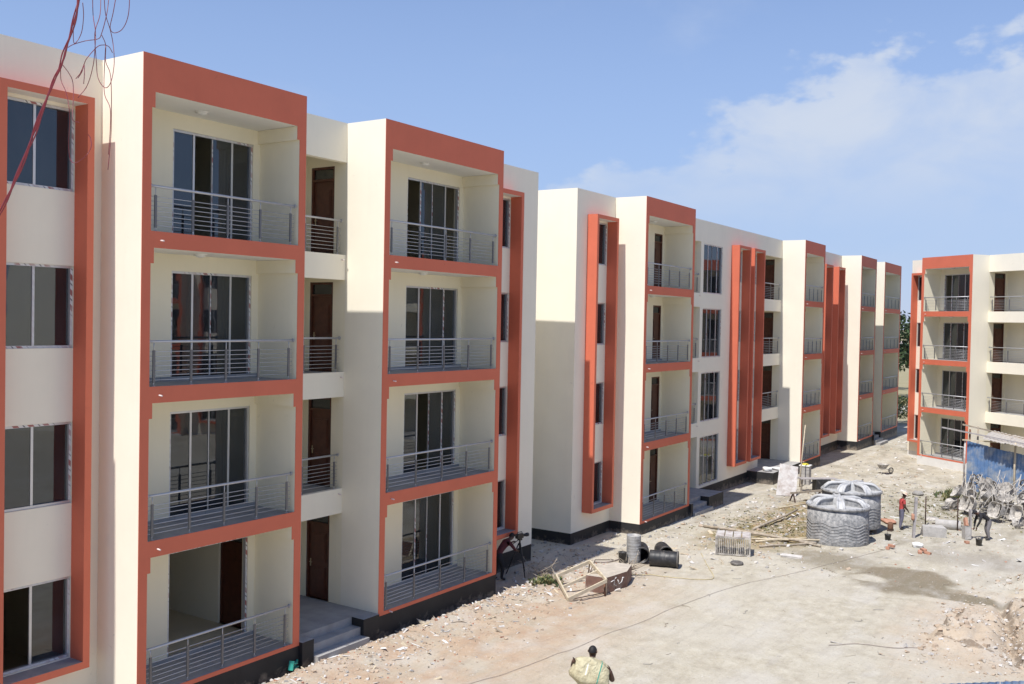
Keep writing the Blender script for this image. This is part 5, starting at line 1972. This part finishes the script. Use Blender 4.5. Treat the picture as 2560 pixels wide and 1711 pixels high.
# ------------------------------------------------------------------ rubble, grit, weeds
def scatter(name, label, n, region, size, matn, seed, chip=False):
    r = random.Random(seed)
    mb = MB()
    for _ in range(n):
        x, y, s = region(r)
        if x is None:
            continue
        sc = size[0] * (size[1] / size[0]) ** (r.random() ** 2.6) * s
        R3 = Matrix.Rotation(r.uniform(0, 6.28), 3, 'Z') @ Matrix.Rotation(r.uniform(-0.5, 0.5), 3, 'X') @ Matrix.Rotation(r.uniform(-0.5, 0.5), 3, 'Y')
        if chip:
            dm = (sc * r.uniform(2.0, 5.0), sc * r.uniform(0.5, 1.1), sc * r.uniform(0.12, 0.3))
        else:
            dm = (sc, sc * r.uniform(0.6, 1.0), sc * r.uniform(0.35, 0.75))
        mb.obox((x, y, ground_z(x, y) + dm[2] * 0.22), *dm, R3, r.randrange(len(matn)), 0.22, r)
    o = mb.build(name, matn)
    o['kind'] = 'stuff'
    o['label'] = label
    o['category'] = 'rubble'
    return o


def clear(x, y):
    """keep stones off the buildings"""
    return y < 16.12 if x < 24.0 else (y < 17.3 if x < 27.6 else (y < 19 if x < 30.3 else y < 16.25))


def reg_bank(r):
    x = r.uniform(13, 29)
    y = 16.1 - abs(r.gauss(0, 1.25))
    return (x, y, 1.0) if clear(x, y) else (None, 0, 0)


def reg_mid(r):
    x, y = r.gauss(39.5, 6.0), r.gauss(13.2, 2.0)
    if not clear(x, y) or x < 30:
        return (None, 0, 0)
    if (x - 37.6) ** 2 + (y - 10) ** 2 < 1.7 or (x - 40.1) ** 2 + (y - 10.2) ** 2 < 1.7:
        return (None, 0, 0)
    return (x, y, 1.15)


def reg_far(r):
    x, y = r.uniform(46, 78), r.uniform(5, 16.2)
    return (x, y, 1.5)


def reg_work(r):
    return (r.gauss(43, 4.5), r.gauss(7.2, 1.8), 1.0)


def reg_dig(r):
    x = r.gauss(28.6, 2.2)
    y = r.choice((4.45, 2.8, 3.0)) + r.gauss(0, 0.45)
    if r.random() < 0.2:
        x, y = r.gauss(34.6, 1.0), r.gauss(3.0, 0.6)
    return (x, y, 1.2)


def reg_yard(r):
    x, y = r.uniform(14, 40), r.uniform(2, 14)
    return (x, y, 0.75)


def reg_gap(r):
    return (r.uniform(24, 34), r.uniform(15.5, 17.2), 1.0) if r.random() < 0.6 else (r.uniform(27.7, 30.3), r.uniform(16, 20), 1.0)


pal = ['stone_pale', 'stone_tan', 'stone_grey', 'stone_pale', 'stone_tan', 'stone_tan', 'stone_pale', 'stone_red']
scatter('rubble', 'loose stones and plaster crumbs along the foot of the first block', 3000, reg_bank, (0.014, 0.085), pal, 1)
scatter('rubble', 'stones and broken plaster on the ground between the second block and the tanks', 2000, reg_mid, (0.018, 0.12), ['stone_pale', 'stone_grey', 'stone_pale', 'stone_tan', 'stone_tan'], 2)
scatter('rubble', 'scattered stones on the far sand before the end of the yard', 900, reg_far, (0.02, 0.10), ['stone_pale', 'stone_grey', 'stone_tan', 'stone_pale', 'stone_tan', 'stone_pale', 'stone_grey'], 3)
scatter('rubble', 'bits of stone and mortar round the working men', 700, reg_work, (0.018, 0.09), ['stone_pale', 'stone_grey', 'stone_pale', 'stone_tan', 'stone_red'], 4)
scatter('soil_clods', 'clods of dug sandy soil at the lower right', 1500, reg_dig, (0.02, 0.11), ['stone_tan', 'soil_pale', 'stone_pale', 'stone_tan'], 5)
scatter('grit', 'sparse small stones and litter on the bare yard', 350, reg_yard, (0.015, 0.05), ['stone_grey', 'stone_tan', 'stone_dark', 'stone_pale'], 6)
scatter('rubble', 'stones in the shaded gap between the first two blocks', 600, reg_gap, (0.02, 0.12), ['stone_grey', 'stone_pale', 'stone_tan'], 7)
scatter('wood_chips', 'splinters and sticks littering the rubble', 900, lambda r: reg_bank(r) if r.random() < 0.4 else (reg_mid(r) if r.random() < 0.6 else reg_far(r)), (0.03, 0.09), ['chip_wood', 'stone_pale', 'weathered_wood'], 8, chip=True)
scatter('litter', 'white scraps of paper and board on the ground', 220, lambda r: reg_bank(r) if r.random() < 0.35 else (reg_work(r) if r.random() < 0.5 else reg_far(r)), (0.04, 0.12), ['white_sack', 'stone_pale'], 9, chip=True)


def twigs(name, label, n, seed):
    r = random.Random(seed)
    mb = MB()
    for _ in range(n):
        if r.random() < 0.6:
            x, y = r.uniform(17, 34), r.uniform(2.5, 11.5)
        else:
            x, y = r.uniform(33, 60), r.uniform(7, 15)
        a = r.uniform(-0.9, 0.9) + (math.pi if r.random() < 0.5 else 0)
        ln = r.uniform(0.1, 0.4)
        pts = []
        for k in range(4):
            px, py = x + math.cos(a) * ln * k / 3, y + math.sin(a) * ln * k / 3
            a += r.uniform(-0.5, 0.5)
            pts.append((px, py, ground_z(px, py) + 0.012))
        mb.tube(pts, r.uniform(0.003, 0.007), 5, r.randrange(2))
    o = mb.build(name, ['weathered_wood', 'stone_grey'])
    o['kind'] = 'stuff'
    o['label'] = label
    o['category'] = 'twigs'


twigs('twigs', 'thin twigs and bits of wire strewn over the yard', 60, 3)


def weeds(name, label, cx, cy, rx, ry, n, seed, mat, h=(0.05, 0.16)):
    r = random.Random(seed)
    mb = MB()
    for _ in range(n):
        x, y = r.gauss(cx, rx), r.gauss(cy, ry)
        if not clear(x, y):
            continue
        z = ground_z(x, y)
        for _k in range(5):
            a = r.uniform(0, 6.28)
            hh = r.uniform(*h)
            w = 0.012 + 0.012 * r.random()
            d = Vector((math.cos(a), math.sin(a), 0))
            s = Vector((-d.y, d.x, 0)) * w
            b = Vector((x + r.uniform(-.05, .05), y + r.uniform(-.05, .05), z - 0.01))
            m_ = b + d * hh * 0.35 + Vector((0, 0, hh * 0.7))
            t_ = b + d * hh * 0.8 + Vector((0, 0, hh))
            i = len(mb.v)
            mb.v += [tuple(b - s), tuple(b + s), tuple(m_ + s), tuple(m_ - s), tuple(t_)]
            mi = r.randrange(len(mat))
            mb.face((i, i + 1, i + 2, i + 3), mi)
            mb.face((i + 3, i + 2, i + 4), mi)
    o = mb.build(name, mat)
    o['kind'] = 'stuff'
    o['label'] = label
    o['category'] = 'weeds'


weeds('weeds', 'green grass tuft left of the broken timber frame', 25.3, 15.45, 0.28, 0.18, 90, 1, ['leaf_green', 'leaf_dry'])
weeds('weeds', 'sparse yellowish weeds on the mud behind the poles', 38.6, 12.6, 2.0, 1.2, 520, 2, ['leaf_dry'], (0.02, 0.06))
weeds('weeds', 'green weeds at the foot of the shed post', 52.2, 8.15, 0.8, 0.4, 260, 3, ['leaf_green', 'leaf_dry'], (0.08, 0.28))
weeds('weeds', 'low weeds scattered over the ground behind the work area', 47.5, 8.4, 3.0, 1.6, 420, 4, ['leaf_dry'], (0.02, 0.07))

# ------------------------------------------------------------------ what shows between the far blocks
def leaf_crown(mb, c, rx, ry, rz, n, r, leaf, nm):
    blobs = []
    for _ in range(16):
        a, b = r.uniform(0, 6.28), r.uniform(-0.9, 1.0)
        q = math.sqrt(max(0, 1 - b * b))
        k = r.uniform(0.45, 0.85)
        blobs.append((c[0] + rx * k * q * math.cos(a), c[1] + ry * k * q * math.sin(a), c[2] + rz * k * b, r.uniform(0.28, 0.5)))
    for _ in range(n):
        bx, by, bz_, br = r.choice(blobs)
        v = Vector((r.gauss(0, 1), r.gauss(0, 1), r.gauss(0, 1))).normalized() * r.uniform(0.55, 1.0) * br
        p_ = Vector((bx + v.x * rx, by + v.y * ry, bz_ + v.z * rz))
        u = Vector((r.gauss(0, 1), r.gauss(0, 1), r.gauss(0, 1))).normalized()
        w = u.cross(Vector((r.gauss(0, 1), r.gauss(0, 1), r.gauss(0, 1)))).normalized()
        s = leaf * r.uniform(0.6, 1.4)
        i = len(mb.v)
        mb.v += [tuple(p_ - u * s), tuple(p_ + w * s * 0.5), tuple(p_ + u * s), tuple(p_ - w * s * 0.5)]
        mb.face((i, i + 1, i + 2, i + 3), r.randrange(nm))


def tree(label, x, y, h, rx, seed, matn, name='leafy_tree', n=2600):
    r = random.Random(seed)
    t = thing(name, label, 'tree', on_ground(x, y))
    mb = MB()
    mb.tube([(0, 0, -0.2), (0.1, 0.05, h * 0.25), (0.05, 0.1, h * 0.5), (0.15, 0.05, h * 0.75)], [h * 0.035, h * 0.028, h * 0.02, h * 0.008], 8)
    for k in range(6):
        a = r.uniform(0, 6.28)
        z = h * r.uniform(0.3, 0.55)
        mb.tube([(0.08, 0.07, z), (rx * 0.35 * math.cos(a), rx * 0.35 * math.sin(a), z + h * 0.15), (rx * 0.7 * math.cos(a), rx * 0.7 * math.sin(a), z + h * 0.25)], [h * 0.014, h * 0.01, h * 0.004], 6)
    mb.build('trunk', 'bark', t)
    cm = MB()
    leaf_crown(cm, (0, 0, h * 0.64), rx, rx, h * 0.36, n, r, 0.16 * h / 6, len(matn))
    cm.build('crown', matn, t)


def bush(label, x, y, h, rx, seed, matn):
    r = random.Random(seed)
    t = thing('bush', label, 'bush', on_ground(x, y))
    mb = MB()
    for k in range(6):
        a = r.uniform(0, 6.28)
        mb.tube([(0, 0, -0.1), (rx * 0.3 * math.cos(a), rx * 0.3 * math.sin(a), h * 0.4), (rx * 0.6 * math.cos(a), rx * 0.6 * math.sin(a), h * 0.75)], [0.04, 0.03, 0.012], 6)
    mb.build('stems', 'bark', t)
    cm = MB()
    leaf_crown(cm, (0, 0, h * 0.5), rx, rx, h * 0.5, 1700, r, 0.09, len(matn))
    cm.build('foliage', matn, t)


rd = MB().box(104.0, 111.0, -60, 140, -0.62, -0.30).build('road', 'asphalt')
structure(rd)
wall = thing('low_wall', 'low white wall along the road seen between the far blocks', 'wall', (101.5, 24.0, -0.6))
MB().box(-0.15, 0.15, -40, 50, 0, 0.95).build('wall_body', 'white_plinth', wall)
MB().box(-0.2, 0.2, -40, 50, 0.95, 1.03).build('coping', 'concrete', wall)
tree('dense green tree beyond the road in the gap beside the far block', 121, 28.0, 10.5, 4.5, 3, ['leaf_green', 'leaf_dark'])
tree('dark tree right behind the others, its crown cut by the right-hand block', 127, 24.0, 9.5, 4.2, 5, ['leaf_dark', 'leaf_green'])
tree('smaller loose tree farther off in the gap', 140, 31.5, 8.5, 4.0, 8, ['leaf_green', 'leaf_dry'])
bush('leafy green bush at the foot of the far block beside the gap', 91.0, 19.9, 2.7, 1.7, 4, ['leaf_green', 'leaf_dark', 'leaf_dry'])
bush('second green bush in the gap, half behind the right-hand block', 92.5, 18.0, 2.4, 1.6, 6, ['leaf_green', 'leaf_dark'])
up_ = thing('utility_pole', 'slim pale utility pole beyond the far block', 'pole', on_ground(103.0, 22.15, -0.3))
MB().tube([(0, 0, -0.3), (0, 0, 7.6)], [0.12, 0.08], 8).build('pole', 'grey_timber', up_)
MB().beam((-0.5, 0.4, 7.2), (0.5, -0.4, 7.2), 0.08, 0.1).build('cross_arm', 'grey_timber', up_)
for k in range(3):
    q = -0.4 + 0.4 * k
    MB().lathe([(0, 0), (0.05, 0), (0.06, 0.08), (0.03, 0.14), (0, 0.15)], 8).build('insulator', 'plastic_white', up_, (q, -q * 0.8, 7.25))
